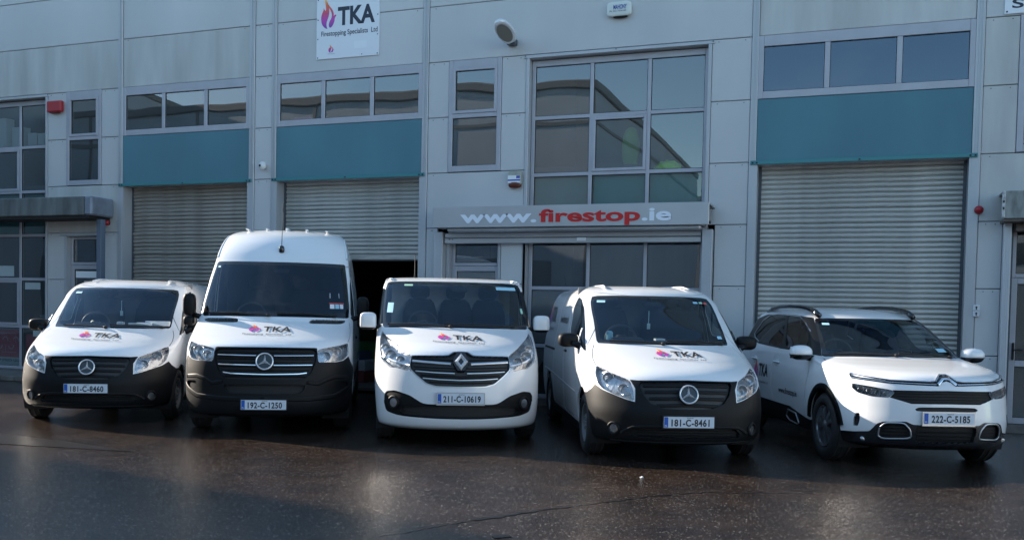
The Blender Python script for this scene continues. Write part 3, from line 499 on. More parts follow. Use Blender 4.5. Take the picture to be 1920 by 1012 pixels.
t=thing('far_building','low pale unit mirrored in the right-hand ground-floor glass','building',(20,-42,0)); mb=MB(); mb.box(-34,45,-8,6,0,9.2); mb.build('wall',t,mat('far_white',(.30,.31,.31),.6)); mb=MB(); mb.box(-34.2,45.2,-8.2,6.2,9.2,9.6); mb.build('parapet',t,MATS['opposite_trim'])
for i in range(9): mb=MB(); mb.box(-30+i*8,-25+i*8,5.98,6.06,.2,4.0); mb.build('roller_door',t,MATS['opposite_doors']); mb=MB(); mb.box(-30+i*8,-25+i*8,5.98,6.06,5.0,6.6); mb.build('window_band',t,MATS['opposite_glass'])
t=thing('right_sky_blocker','unseen grey block added beyond the right edge of the yard to cut low sky light','building',(34,-8,0)); mb=MB(); mb.box(0,20,-26,20,0,9.5); mb.build('wall',t,MATS['opposite_cladding'])  # added out of view to keep low horizon light off the vehicles
# ---- smooth interpolation and plan-section skins
def pchip(xs, ys):
    xs=np.asarray(xs,float); ys=np.asarray(ys,float); h=np.diff(xs); d=np.diff(ys)/h
    m=np.zeros(len(xs)); m[0]=d[0]; m[-1]=d[-1]
    for i in range(1,len(xs)-1):
        if d[i-1]*d[i]>0:
            w1=2*h[i]+h[i-1]; w2=h[i]+2*h[i-1]; m[i]=(w1+w2)/(w1/d[i-1]+w2/d[i])
    def f(x):
        x=np.clip(np.asarray(x,float),xs[0],xs[-1]); i=np.clip(np.searchsorted(xs,x,side='right')-1,0,len(xs)-2)
        t=(x-xs[i])/h[i]; t2=t*t; t3=t2*t
        return (2*t3-3*t2+1)*ys[i]+(t3-2*t2+t)*h[i]*m[i]+(-2*t3+3*t2)*ys[i+1]+(t3-t2)*h[i]*m[i+1]
    return f
class Body:
    """skin of a vehicle: rows (z, nose, half width, bow, corner, exponent, tail); X runs round the plan, s runs up the rows"""
    def __init__(self, rows, rc=.22, taper=.03):
        r=np.array(rows,float); k=np.arange(len(r))
        # domain s = accumulated length of the centre profile
        seg=np.hypot(np.diff(r[:,0]),np.diff(r[:,1])); self.S=np.concatenate([[0],np.cumsum(np.maximum(seg,.03))])
        self.fs=[pchip(self.S,r[:,j]) for j in range(7)]; self.smax=self.S[-1]; self.rc=rc; self.taper=taper
        self.ss=np.linspace(0,self.smax,3000); self.zz=self.fs[0](self.ss)
    def s_of_z(self,z): return float(np.interp(z,self.zz,self.ss))
    def pt(self,X,s):
        X=np.asarray(X,float); s=np.asarray(s,float)
        z,v0,w,c,r,n,rv=[f(s) for f in self.fs]
        sg=np.sign(X); a=np.abs(X)
        x=np.sin(np.clip(a,0,1)*math.pi/2); y=1-np.power(np.maximum(1-np.power(x,n),0),1/n)
        vc=v0+c+r; rc=np.minimum(self.rc,w*.5); ve=rv-rc
        t=np.clip((a-1)/4,0,1)
        u=w*x; v=v0+c*x*x+r*y
        u=np.where(a>1,w-self.taper*t*t,u); v=np.where(a>1,vc+(ve-vc)*t,v)
        ph=np.clip((a-5)/.4,0,1)*math.pi/2; we=w-self.taper
        u=np.where(a>5,we-rc*(1-np.cos(ph)),u); v=np.where(a>5,ve+rc*np.sin(ph),v)
        q=np.clip((a-5.4)/.8,0,1); u=np.where(a>5.4,(we-rc)*(1-q),u)
        return np.stack([u*sg,v+0*u,z+0*u],-1)
    def normal(self,X,s):
        e=1e-3; X=np.asarray(X,float); s=np.asarray(s,float)
        dx=self.pt(X+e,s)-self.pt(X-e,s); ds=self.pt(X,np.minimum(s+e,self.smax))-self.pt(X,np.maximum(s-e,0))
        n=np.cross(dx,ds); l=np.linalg.norm(n,axis=-1,keepdims=True); n=n/np.maximum(l,1e-12)
        return n
    def front(self,u,z):
        s=self.s_of_z(z); w=float(self.fs[2](s)); return (math.asin(max(-1,min(1,u/w)))*2/math.pi,s)
    def side(self,v,z,sg=1):
        s=self.s_of_z(z); z_,v0,w,c,r,n,rv=[float(f(s)) for f in self.fs]; vc=v0+c+r; rc=min(self.rc,w*.5)
        if v>=vc: return (sg*(1+4*(v-vc)/(rv-rc-vc)),s)
        X=np.linspace(0,1,400); p=self.pt(X,np.full(400,s)); return (sg*float(np.interp(v,p[:,1],X)),s)
T=2.5
VITO=Body([(.20,.14,.80,.12,.45,T,5.0),(.235,.04,.90,.13,.50,T,5.1),(.34,.005,.935,.13,.52,T,5.13),(.50,.0,.952,.13,.55,T,5.14),(.65,.025,.962,.14,.58,T,5.14),
 (.78,.06,.964,.15,.60,T,5.14),(.87,.105,.963,.17,.60,T,5.14),(.94,.20,.96,.20,.56,T,5.13),(1.04,.48,.952,.22,.40,T,5.13),(1.13,.78,.942,.20,.26,T,5.12),
 (1.20,.98,.928,.19,.17,2.6,5.11),(1.40,1.24,.892,.18,.15,2.6,5.08),(1.60,1.52,.85,.17,.15,2.6,5.05),(1.74,1.72,.80,.16,.17,2.6,5.02),(1.80,1.83,.755,.16,.2,2.6,5.0),
 (1.85,2.02,.68,.18,.22,T,4.9),(1.88,2.3,.54,.2,.22,T,4.7),(1.895,2.8,.28,.1,.15,T,4.4)])
SPR=Body([(.22,.14,.84,.12,.45,T,5.8),(.26,.04,.95,.13,.48,T,5.9),(.40,.0,.99,.14,.5,T,5.93),(.60,.01,1.005,.14,.52,T,5.93),(.80,.04,1.012,.14,.52,T,5.93),
 (.95,.08,1.012,.15,.50,T,5.93),(1.05,.13,1.008,.16,.48,T,5.93),(1.11,.23,1.005,.18,.42,T,5.93),(1.20,.48,1.0,.20,.32,T,5.93),(1.31,.80,.995,.20,.22,T,5.92),
 (1.385,.98,.988,.18,.18,2.6,5.91),(1.60,1.17,.968,.17,.17,2.6,5.9),(1.85,1.40,.938,.16,.17,2.6,5.88),(2.08,1.62,.905,.15,.17,2.6,5.86),(2.16,1.70,.895,.15,.17,2.6,5.86),
 (2.30,1.83,.875,.16,.18,T,5.85),(2.44,2.0,.84,.18,.2,T,5.83),(2.55,2.2,.79,.2,.22,T,5.8),(2.615,2.45,.70,.22,.25,T,5.7),(2.65,2.8,.52,.2,.25,T,5.5),(2.66,3.3,.25,.1,.15,T,5.2)])
REN=Body([(.19,.14,.84,.12,.45,T,4.95),(.225,.05,.92,.13,.50,T,5.03),(.33,.01,.95,.13,.54,T,5.07),(.50,.0,.963,.13,.56,T,5.08),(.68,.01,.972,.14,.60,T,5.08),
 (.85,.035,.976,.15,.62,T,5.08),(.98,.075,.974,.16,.62,T,5.08),(1.05,.14,.972,.18,.60,T,5.08),(1.12,.27,.97,.2,.55,T,5.07),(1.20,.52,.968,.2,.42,T,5.07),(1.27,.76,.965,.2,.30,T,5.06),
 (1.325,.92,.962,.19,.22,2.6,5.05),(1.50,1.12,.948,.18,.19,2.6,5.03),(1.70,1.36,.925,.17,.18,2.6,5.0),(1.87,1.58,.895,.16,.18,2.6,4.98),(1.915,1.68,.87,.16,.2,2.6,4.96),
 (1.945,1.86,.815,.17,.2,T,4.9),(1.965,2.15,.66,.18,.2,T,4.7),(1.975,2.7,.3,.1,.15,T,4.4)])
CIT=Body([(.22,.16,.78,.12,.45,T,4.3),(.26,.07,.87,.13,.50,T,4.4),(.36,.02,.90,.14,.54,T,4.46),(.50,.0,.918,.15,.56,T,4.5),(.65,.01,.928,.16,.60,T,4.5),
 (.80,.03,.93,.17,.60,T,4.49),(.92,.07,.925,.18,.60,T,4.47),(.98,.15,.915,.20,.58,T,4.45),(1.03,.42,.905,.22,.50,T,4.43),(1.075,.80,.895,.22,.38,T,4.40),
 (1.11,1.06,.88,.20,.28,2.6,4.38),(1.20,1.25,.84,.19,.17,2.6,4.36),(1.35,1.53,.78,.17,.15,2.6,4.30),(1.50,1.82,.715,.15,.15,2.6,4.25),(1.555,1.94,.68,.15,.17,2.6,4.22),
 (1.60,2.10,.625,.17,.2,T,4.18),(1.64,2.35,.52,.2,.22,T,4.1),(1.665,2.8,.27,.1,.15,T,4.0)])
# ---------------------------------------------------------------- vehicle skins
def inpoly(pts,poly):
    x=pts[:,0];y=pts[:,1];c=np.zeros(len(pts),bool);n=len(poly);j=n-1
    for i in range(n):
        xi,yi=poly[i];xj,yj=poly[j]
        m=((yi>y)!=(yj>y))
        with np.errstate(divide='ignore',invalid='ignore'): xx=(xj-xi)*(y-yi)/(yj-yi+1e-15)+xi
        c^=m&(x<xx); j=i
    return c
def resample(p,step,closed=True):
    out=[];n=len(p)
    for i in range(n if closed else n-1):
        a=p[i];b=p[(i+1)%n];L=math.hypot((b[0]-a[0]),(b[1]-a[1]));k=max(1,int(math.ceil(L/step)))
        for j in range(k): out.append((a[0]+(b[0]-a[0])*j/k,a[1]+(b[1]-a[1])*j/k))
    if not closed: out.append(p[-1])
    return out
def rounded(p,r=.25,fixed=()):
    """cut each corner that is not on the centre line or the bottom edge"""
    out=[];n=len(p)
    for i in range(n):
        a,b,c=p[i-1],p[i],p[(i+1)%n]
        if b[0]<=0.0005 or b[1]<=0.0005 or i in fixed: out.append(b);continue
        for t in(0,.33,.66,1):
            q0=(b[0]+(a[0]-b[0])*r*(1-t),b[1]+(a[1]-b[1])*r*(1-t)); q1=(b[0]+(c[0]-b[0])*r*t,b[1]+(c[1]-b[1])*r*t)
            out.append((q0[0]*(1-t)+q1[0]*t,q0[1]*(1-t)+q1[1]*t))
    return out
def gapline(pts,w=.004):
    """a thin strip either side of a shut line (in skin coordinates)"""
    p=resample(pts,.06,False);L=[];Rr=[]
    for i in range(len(p)):
        a=p[max(i-1,0)];b=p[min(i+1,len(p)-1)];dx,dy=b[0]-a[0],b[1]-a[1];l=math.hypot(dx,dy) or 1;nx,ny=-dy/l*w,dx/l*w
        L.append((p[i][0]+nx,p[i][1]+ny));Rr.append((p[i][0]-nx,p[i][1]-ny))
    return L+Rr[::-1]
def body_point(b,X,s,lift=0.):
    X=np.asarray(X,float);s=np.asarray(s,float);p=b.pt(X,s)
    return p+b.normal(X,s)*lift if np.any(lift) else p
def make_skin(b,root,regions,gx=(.05,.16),gs=.045):
    """regions: list of dicts(name,poly,mat,lift,wall,split) in priority order; whatever is left is the body shell.
    Each region is a mesh of its own, cut from the same smooth skin, with its own edge depth."""
    SM=b.smax
    V=[];E=[];idx={}
    def av(p):
        k=(round(max(0,min(6.2,p[0])),5),round(max(0,min(SM,p[1])),5))
        if k not in idx: idx[k]=len(V);V.append(Vector(k))
        return idx[k]
    polys=[]
    for R in regions:
        q=[(max(0,min(6.2,a)),max(0,min(SM,c))) for a,c in R['poly']]; q=resample(q,.06); ids=[av(p) for p in q]
        ids=[ids[i] for i in range(len(ids)) if ids[i]!=ids[i-1]]; polys.append([tuple(V[i]) for i in ids]); R['_p']=polys[-1]
        E+=[(ids[i],ids[(i+1)%len(ids)]) for i in range(len(ids))]
    xs=np.concatenate([np.arange(0,.7,gx[0]),np.arange(.7,1.06,.024),np.arange(1.06,5,gx[1]),np.arange(5,5.41,.1),[5.7,6.2]]); ns=int(SM/gs); ys=np.linspace(0,SM,ns+1)
    G=np.array([(x,y) for y in ys for x in xs])
    if polys:
        seg=[];
        for p in polys:
            for i in range(len(p)): seg.append((*p[i],*p[(i+1)%len(p)]))
        seg=np.array(seg); keep=np.ones(len(G),bool)
        A=seg[:,:2];B=seg[:,2:];D=B-A;LL=(D**2).sum(1)+1e-12
        for i0 in range(0,len(G),400):
            g=G[i0:i0+400,None,:]; t=np.clip(((g-A)*D).sum(2)/LL,0,1); d=np.sqrt(((g-(A+t[...,None]*D))**2).sum(2)).min(1); gg=G[i0:i0+400]
            keep[i0:i0+400]=(d>.011)|(gg[:,0]<1e-6)|(gg[:,1]<1e-6)|(gg[:,1]>SM-1e-6)|(gg[:,0]>6.19)
        G=G[keep]
    for p in G: av(p)
    r=delaunay_2d_cdt(V,E,[],0,1e-6); Q=np.array([tuple(v) for v in r[0]]); T=np.array([tuple(t) for t in r[2]])
    a=Q[T]; ar=(a[:,1,0]-a[:,0,0])*(a[:,2,1]-a[:,0,1])-(a[:,2,0]-a[:,0,0])*(a[:,1,1]-a[:,0,1]); T[ar<0]=T[ar<0][:,::-1]; T=T[np.abs(ar)>1e-9]
    cen=Q[T].mean(1); own=np.full(len(T),-1)
    for i in range(len(regions)-1,-1,-1):
        own[inpoly(cen,regions[i]['_p'])]=i
    out={}
    allr=regions+[dict(name='body_shell',mat=regions[0].get('paint',WHITE),lift=0,wall=.02,both=True)]
    for i,R in enumerate(allr):
        t=T[own==(i if i<len(regions) else -1)]
        if R.get('skip') or len(t)==0: continue
        out.setdefault(R['name'],[])
        sides=(1,-1) if not R.get('split') else None
        groups=[(1,-1)] if sides else [(1,),(-1,)]
        for gsd in groups:
            if R.get('only') and gsd!=(R['only'],): continue
            PV=[];NV=[];FV=[];WV=[];WF=[]
            for sg in gsd:
                uniq,inv=np.unique(t,return_inverse=True); inv=inv.reshape(t.shape); X=Q[uniq,0]*sg; S=Q[uniq,1]
                X=np.where(np.abs(X)<1e-6,0,X); Xn=np.where(X==0,sg*1e-4,X)
                n=b.normal(np.where(np.abs(X)<2e-3,0,X),S); P=b.pt(X,S); Pl=P+n*R.get('lift',0); o=len(PV)
                PV+=list(Pl); NV+=list(n); tt=inv if sg>0 else inv[:,::-1]; FV+=[tuple(q+o) for q in tt]
                if R.get('wall',0):
                    ec={}
                    for q in tt:
                        for k in range(3):
                            e=(q[k],q[(k+1)%3])
                            if (e[1],e[0]) in ec: ec.pop((e[1],e[0]))
                            else: ec[e]=1
                    for (i0,i1) in ec:
                        if abs(X[i0])<1e-6 and abs(X[i1])<1e-6: continue
                        if S[i0]>SM-1e-6 and S[i1]>SM-1e-6: continue
                        w0=len(WV); d=R['wall']; WV+=[Pl[i0],Pl[i1],P[i1]-n[i1]*d,P[i0]-n[i0]*d]; WF.append((w0+1,w0,w0+3,w0+2))
            o=len(PV); V2=PV+WV; F2=FV+[tuple(q+o for q in f) for f in WF]; NN=NV+[(0,0,0)]*len(WV)
            me=bpy.data.meshes.new(R['name']); me.from_pydata([tuple(map(float,p)) for p in V2],[],[tuple(int(x) for x in f) for f in F2]); me.polygons.foreach_set('use_smooth',[k<len(FV) for k in range(len(F2))]); me.update()
            me.normals_split_custom_set_from_vertices([tuple(map(float,q)) for q in NN])
            me.materials.append(R['mat']); ob=link(R['name'],me,R.get('parent',root))
            if R.get('label'): ob['label']=R['label']
            out[R['name']].append(ob)
            if R.get('cover'):
                me=bpy.data.meshes.new('lens'); me.from_pydata([tuple(map(float,p)) for p in (np.array(PV)-np.array(NV)*(R['lift']-.002))],[],FV if False else [tuple(int(x) for x in f) for f in FV]); me.polygons.foreach_set('use_smooth',[True]*len(FV)); me.update()
                me.normals_split_custom_set_from_vertices([tuple(map(float,q)) for q in NV]); me.materials.append(R['cover']); link('lens',me,ob)
    return out
def sweep(mb,b,path,w,hgt,lift=0,step=.05,k=None,taper=False):
    """a bar of width w and height hgt that follows the skin along path [(X,s),...]"""
    p=np.array(resample([tuple(q) for q in path],step,False)); X=p[:,0];S=p[:,1]; P=b.pt(X,S); N=b.normal(np.where(np.abs(X)<2e-3,0,X),S)
    Tn=np.gradient(P,axis=0); Tn/=np.linalg.norm(Tn,axis=1,keepdims=True)+1e-12; B=np.cross(Tn,N); B/=np.linalg.norm(B,axis=1,keepdims=True)+1e-12
    vs=[];fs=[];n=len(P)
    for i in range(n):
        ww=w*(1 if not taper else max(.15,math.sin(math.pi*(i+.5)/n)**.5))
        for (a,c) in((-.5,0),(-.5,.75),(-.25,1),(.25,1),(.5,.75),(.5,0)): vs.append(P[i]+B[i]*ww*a+N[i]*(lift+hgt*c))
    for i in range(n-1):
        for j in range(6): fs.append((i*6+j,i*6+(j+1)%6,(i+1)*6+(j+1)%6,(i+1)*6+j))
    fs+= [(0,1,2,3,4,5),tuple((n-1)*6+j for j in(5,4,3,2,1,0))]
    mb.add(vs,fs,k)
def frame(b,X,s):
    P=b.pt(X,s); n=b.normal(X,s); up=b.pt(X,s+.004)-b.pt(X,s-.004); up/=np.linalg.norm(up); r=np.cross(up,n); r/=np.linalg.norm(r); r=-r if r[0]*1<0 else r
    return P,r,up,n
def on_frame(fr,a,c,d): P,r,up,n=fr; return P+r*a+up*c+n*d
def star_badge(root,b,s,R=.1):
    fr=frame(b,0.,s); mb=MB(); n=40;vs=[];fs=[];m=8;rt=R*.085
    for i in range(n):
        a=2*math.pi*i/n
        for j in range(m):
            c=2*math.pi*j/m; q=R-rt+rt*math.cos(c); vs.append(on_frame(fr,q*math.sin(a),q*math.cos(a),.03+rt*1.3*math.sin(c)))
    for i in range(n):
        for j in range(m): fs.append((i*m+j,((i+1)%n)*m+j,((i+1)%n)*m+(j+1)%m,i*m+(j+1)%m))
    mb.add(vs,fs)
    for k in range(3):
        a=2*math.pi*k/3; d=(math.sin(a),math.cos(a)); e=(d[1],-d[0]); L=R*.93; wd=R*.17
        q=[on_frame(fr,-e[0]*wd-d[0]*wd*.5,-e[1]*wd-d[1]*wd*.5,.022),on_frame(fr,e[0]*wd-d[0]*wd*.5,e[1]*wd-d[1]*wd*.5,.022),on_frame(fr,d[0]*L,d[1]*L,.026),on_frame(fr,0,0,.045)]
        mb.add(q,[(0,1,3),(1,2,3),(2,0,3)])
    o=mb.build('badge',root,BADGE,'angle'); disc=MB(); vs=[on_frame(fr,0,0,.018)]+[on_frame(fr,R*.93*math.sin(2*math.pi*i/n),R*.93*math.cos(2*math.pi*i/n),.018) for i in range(n)]; disc.add(vs,[(0,i+1,(i+1)%n+1) for i in range(n)]); disc.build('badge_disc',o,BLACKG)
def number_plate(root,b,s,text,frame_m=BLACKM,framed=False,tilt=0):
    fr=frame(b,0.,s); fr=(fr[0],np.array([1.,0,0]),np.array([0,math.sin(tilt),math.cos(tilt)]),np.array([0,-1.,0])); W,H=.52,.112
    def bx(x0,x1,y0,y1,d0,d1,mb,k=0):
        mb.add([on_frame(fr,*q) for q in((x0,y0,d0),(x1,y0,d0),(x1,y1,d0),(x0,y1,d0),(x0,y0,d1),(x1,y0,d1),(x1,y1,d1),(x0,y1,d1))],[(4,5,6,7),(0,4,7,3),(1,2,6,5),(3,7,6,2),(0,1,5,4),(0,3,2,1)],k)
    mb=MB(); e=.011; bx(-W/2-e,W/2+e,-H/2-e*(1.8 if framed else 1),H/2+e,.0,.016,mb,0); bx(-W/2,W/2,-H/2,H/2,.0165,.021,mb,1); bx(-W/2+.004,-W/2+.044,-H/2+.004,H/2-.004,.0212,.0222,mb,2)
    pl=mb.build('number_plate',root,[SATIN if framed else frame_m,PLATEW,PLATEB])
    nw=.395*(len(text)/10)**.6
    v,f=fit_text(text,-.185+(.40-nw)/2,-.185+(.40+nw)/2,-.038,.032,.030,1.10); put_flat('plate_characters',v,f,lambda a,c:on_frame(fr,a,c,.0225),pl,INK)
    v,f=fit_text('ÉIRE',-.02,.045,.040,.050,.01,1,.9); put_flat('plate_heading',v,f,lambda a,c:on_frame(fr,a,c,.0225),pl,INK)
    v,f=fit_text('IRL',-.250,-.224,-.042,-.026,.02); put_flat('plate_country_code',v,f,lambda a,c:on_frame(fr,a,c,.0236),pl,PLATEW)
    return pl
def bonnet_logo(root,b,u0,u1,s0,kk=1.0,skew=0.,ht=1.):
    """company emblem and lettering laid on the bonnet"""
    W=u1-u0
    def fn(x,y):
        s=s0+y*kk+skew*(x-u0); ww=float(b.fs[2](s)); X=math.asin(max(-1,min(1,x/ww)))*2/math.pi
        return body_point(b,X,s,.008)
    def dens(v,f,n=1):
        return v,f
    v,f,uv=flame2d(u0+.10*W,u0+.36*W,.135*W*ht,.50*W*ht); put_flat('flame_emblem',v,f,fn,root,FLAME,uv)
    v,f=fit_text('TKA',u0+.40*W,u0+.98*W,.17*W*ht,.42*W*ht,.022,1.02); put_flat('company_lettering',v,f,fn,root,INK)
    v,f=fit_text('Firestopping  Specialists  Ltd',u0,u1,0,.062*W*ht,.012); put_flat('company_lettering',v,f,fn,root,INK)
def side_logo(root,b,sg,v_start,z0,size,subtitle=True):
    def mk(vv,z):   # lettering on the flank reads towards the nose on the right side
        X,s=b.side(vv,z,sg); return body_point(b,X,s,.006)
    D=-1 if sg<0 else 1; W=size
    fn=lambda x,y: mk(v_start+D*x,z0+y)
    v,f,uv=flame2d(0,.30*W,.1*W,.56*W); put_flat('flame_emblem',v,f,fn,root,FLAME,uv)
    v,f=fit_text('TKA',.34*W,W,.17*W,.45*W,.03); put_flat('company_lettering',v,f,fn,root,INK)
    if subtitle: v,f=fit_text('Firestopping Specialists Ltd',0,W*1.02,0,.06*W,.01); put_flat('company_lettering',v,f,fn,root,INK)
def side_text(root,b,sg,v_start,z0,L,h,txt='www.firestop.ie'):
    D=-1 if sg<0 else 1
    def fn(x,y): X,s=b.side(v_start+D*x,z0+y,sg); return body_point(b,X,s,.004)
    v,f=fit_text(txt,0,L,0,h,.015); put_flat('company_lettering',v,f,fn,root,INK)
def decal(root,b,X0,X1,s0,s1,m,name='sticker',lift=.003,n=5):
    vs=[];fs=[]
    for j in range(n+1):
        for i in range(n+1): vs.append(body_point(b,X0+(X1-X0)*i/n,s0+(s1-s0)*j/n,lift))
    for j in range(n):
        for i in range(n): a=j*(n+1)+i; fs.append((a,a+1,a+n+2,a+n+1))
    return mesh(name,vs,fs,root,m,True)
def wheel_meshes(R,wd,kind):
    t=MB(); h=wd/2; rr=R*.66
    t.lathe([(-h+.03,rr),(-h+.005,rr+.02),(-h,R*.80),(-h+.012,R*.93),(-h+.04,R*.985),(0,R),(h-.04,R*.985),(h-.012,R*.93),(h,R*.80),(h-.005,rr+.02),(h-.03,rr),(h-.05,rr-.01),(-h+.05,rr-.01),(-h+.03,rr)],40)
    for k in(-.35,0,.35):    # tread grooves stand as raised ribs beside them
        t.lathe([(k*wd*.8-.012,R*.985),(k*wd*.8-.010,R+.004),(k*wd*.8+.010,R+.004),(k*wd*.8+.012,R*.985)],40)
    r=MB()
    if kind=='steel':
        r.lathe([(-h+.02,rr-.01),(-h+.025,rr-.025),(-h+.07,rr-.03),(-h+.06,rr*.55),(-h+.035,rr*.42),(-h+.03,rr*.2),(-h+.03,0.001)],32)
        for i in range(5): a=2*math.pi*i/5; r.lathe([(-h+.012,.0),(-h+.012,.012),(-h+.035,.013)],8,'x',(0,.06*math.cos(a),.06*math.sin(a)))
        for i in range(12):
            a=2*math.pi*i/12; c=rr*.80; r.lathe([(-h+.0585,.001),(-h+.0585,.016),(-h+.075,.017)],8,'x',(0,c*math.cos(a),c*math.sin(a)),1)
    else:
        r.lathe([(-h+.015,rr-.012),(-h+.02,rr-.03),(-h+.08,rr-.04),(h-.05,rr-.04)],40)
        r.lathe([(-h+.10,rr-.035),(-h+.105,.03)],32,'x',(0,0,0),1)
        r.lathe([(-h+.02,.001),(-h+.02,.045),(-h+.03,.06),(-h+.08,.06)],24)
        for i in range(5):
            a0=2*math.pi*i/5
            for d in(-.26,.26):
                vs=[];
                for (rad,aa,ww,x) in((.05,a0+d*.35,.022,-h+.03),(rr*.6,a0+d*.8,.020,-h+.02),(rr-.02,a0+d,.024,-h+.03)):
                    c,s_=math.cos(aa),math.sin(aa)
                    for e in(-1,1): vs.append((x,rad*c-e*ww*s_,rad*s_+e*ww*c))
                    for e in(-1,1): vs.append((x+.035,rad*c-e*ww*1.1*s_,rad*s_+e*ww*1.1*c))
                fs=[]
                for q in(0,1): o=q*4; fs+=[(o,o+1,o+5,o+4),(o+1,o+3,o+7,o+5),(o+2,o,o+4,o+6)]
                r.add(vs,fs)
    return t,r
_wm={}
def add_wheels(root,R,wd,kind,half,v1,v2,steer=0.):
    key=(R,wd,kind)
    if key not in _wm:
        t,r=wheel_meshes(R,wd,kind); a=t.build('wheel',None,RUBBER,True); c=r.build('rim',None,[STEEL if kind=='steel' else ALLOY,BLACKM],'angle'); _wm[key]=(a.data,c.data); bpy.data.objects.remove(a); bpy.data.objects.remove(c)
    tm,rm=_wm[key]
    for sg in(-1,1):
        for vv in(v1,v2):
            o=link('wheel',tm,root); o.location=(sg*(half-wd/2),vv,R); o.rotation_euler=(0,0,(0 if sg<0 else math.pi)+(steer if vv==v1 else 0)); c=link('rim',rm,o)
def arch(b,vc,R,zc,zmin=None):
    """wheel opening as a skin polygon"""
    pts=[];zb=float(b.fs[0](0))
    for i in range(0,25):
        a=math.pi*(-.12+1.24*i/24); z=zc+R*math.sin(a); v=vc-R*math.cos(a)
        pts.append(b.side(v,max(z,zb)))
    return [(pts[0][0],0)]+pts+[(pts[-1][0],0)]
def arch_trim(b,root,vc,R,zc,m,name='arch_trim',w=.05,h=.02,z0=.3):
    for sg in(1,-1):
        mb=MB(); pts=[]
        for i in range(0,25):
            a=math.pi*i/24; z=zc+R*math.sin(a); v=vc-R*math.cos(a)
            if z>=z0: pts.append(b.side(v,z,sg))
        sweep(mb,b,pts,w,h,-.004,.05); mb.build(name,root,m,True)
def liners(root,half,R,zc,vs,depth=.36):
    for vc in vs:
        for sg in(1,-1):
            mb=MB(); vv=[];ff=[];n=18
            for i in range(n+1):
                a=math.pi*(-.15+1.3*i/n)
                for u in(half-.03,half-depth): vv.append((sg*u,vc-R*math.cos(a),zc+R*math.sin(a)))
            for i in range(n): q=(2*i,2*i+1,2*i+3,2*i+2); ff.append(q if sg>0 else q[::-1])
            ff.append(tuple(2*i+1 for i in range(n+1)))
            mb.add(vv,ff); mb.build('wheel_arch_liner',root,BLACKM)
def mirror(root,c,r,m_top,m_low=None,arm=None,e=3.2,split=None,name='side_mirror',zsplit=-.35):
    v,f=superell(c,r,e,24,14,yclip=.55); o=mesh(name,v,f,root,m_low or m_top,True)
    if m_low is not None and m_low!=m_top:
        v,f=superell(c,(r[0]*1.03,r[1]*1.04,r[2]*1.03),e,24,12,z0=zsplit,z1=.999,yclip=.54); mesh('mirror_cap',v,f,o,m_top,True)
    g=MB(); g.box(c[0]-r[0]*.82,c[0]+r[0]*.82,c[1]+r[1]*.56,c[1]+r[1]*.60,c[2]-r[2]*.8,c[2]+r[2]*.8); g.build('mirror_glass',o,CHROME)
    if arm: a=MB(); a.tube([arm[0],arm[1]],[arm[2],arm[2]*.7],10); a.build('mirror_arm',o,BLACKP,True)
    return o
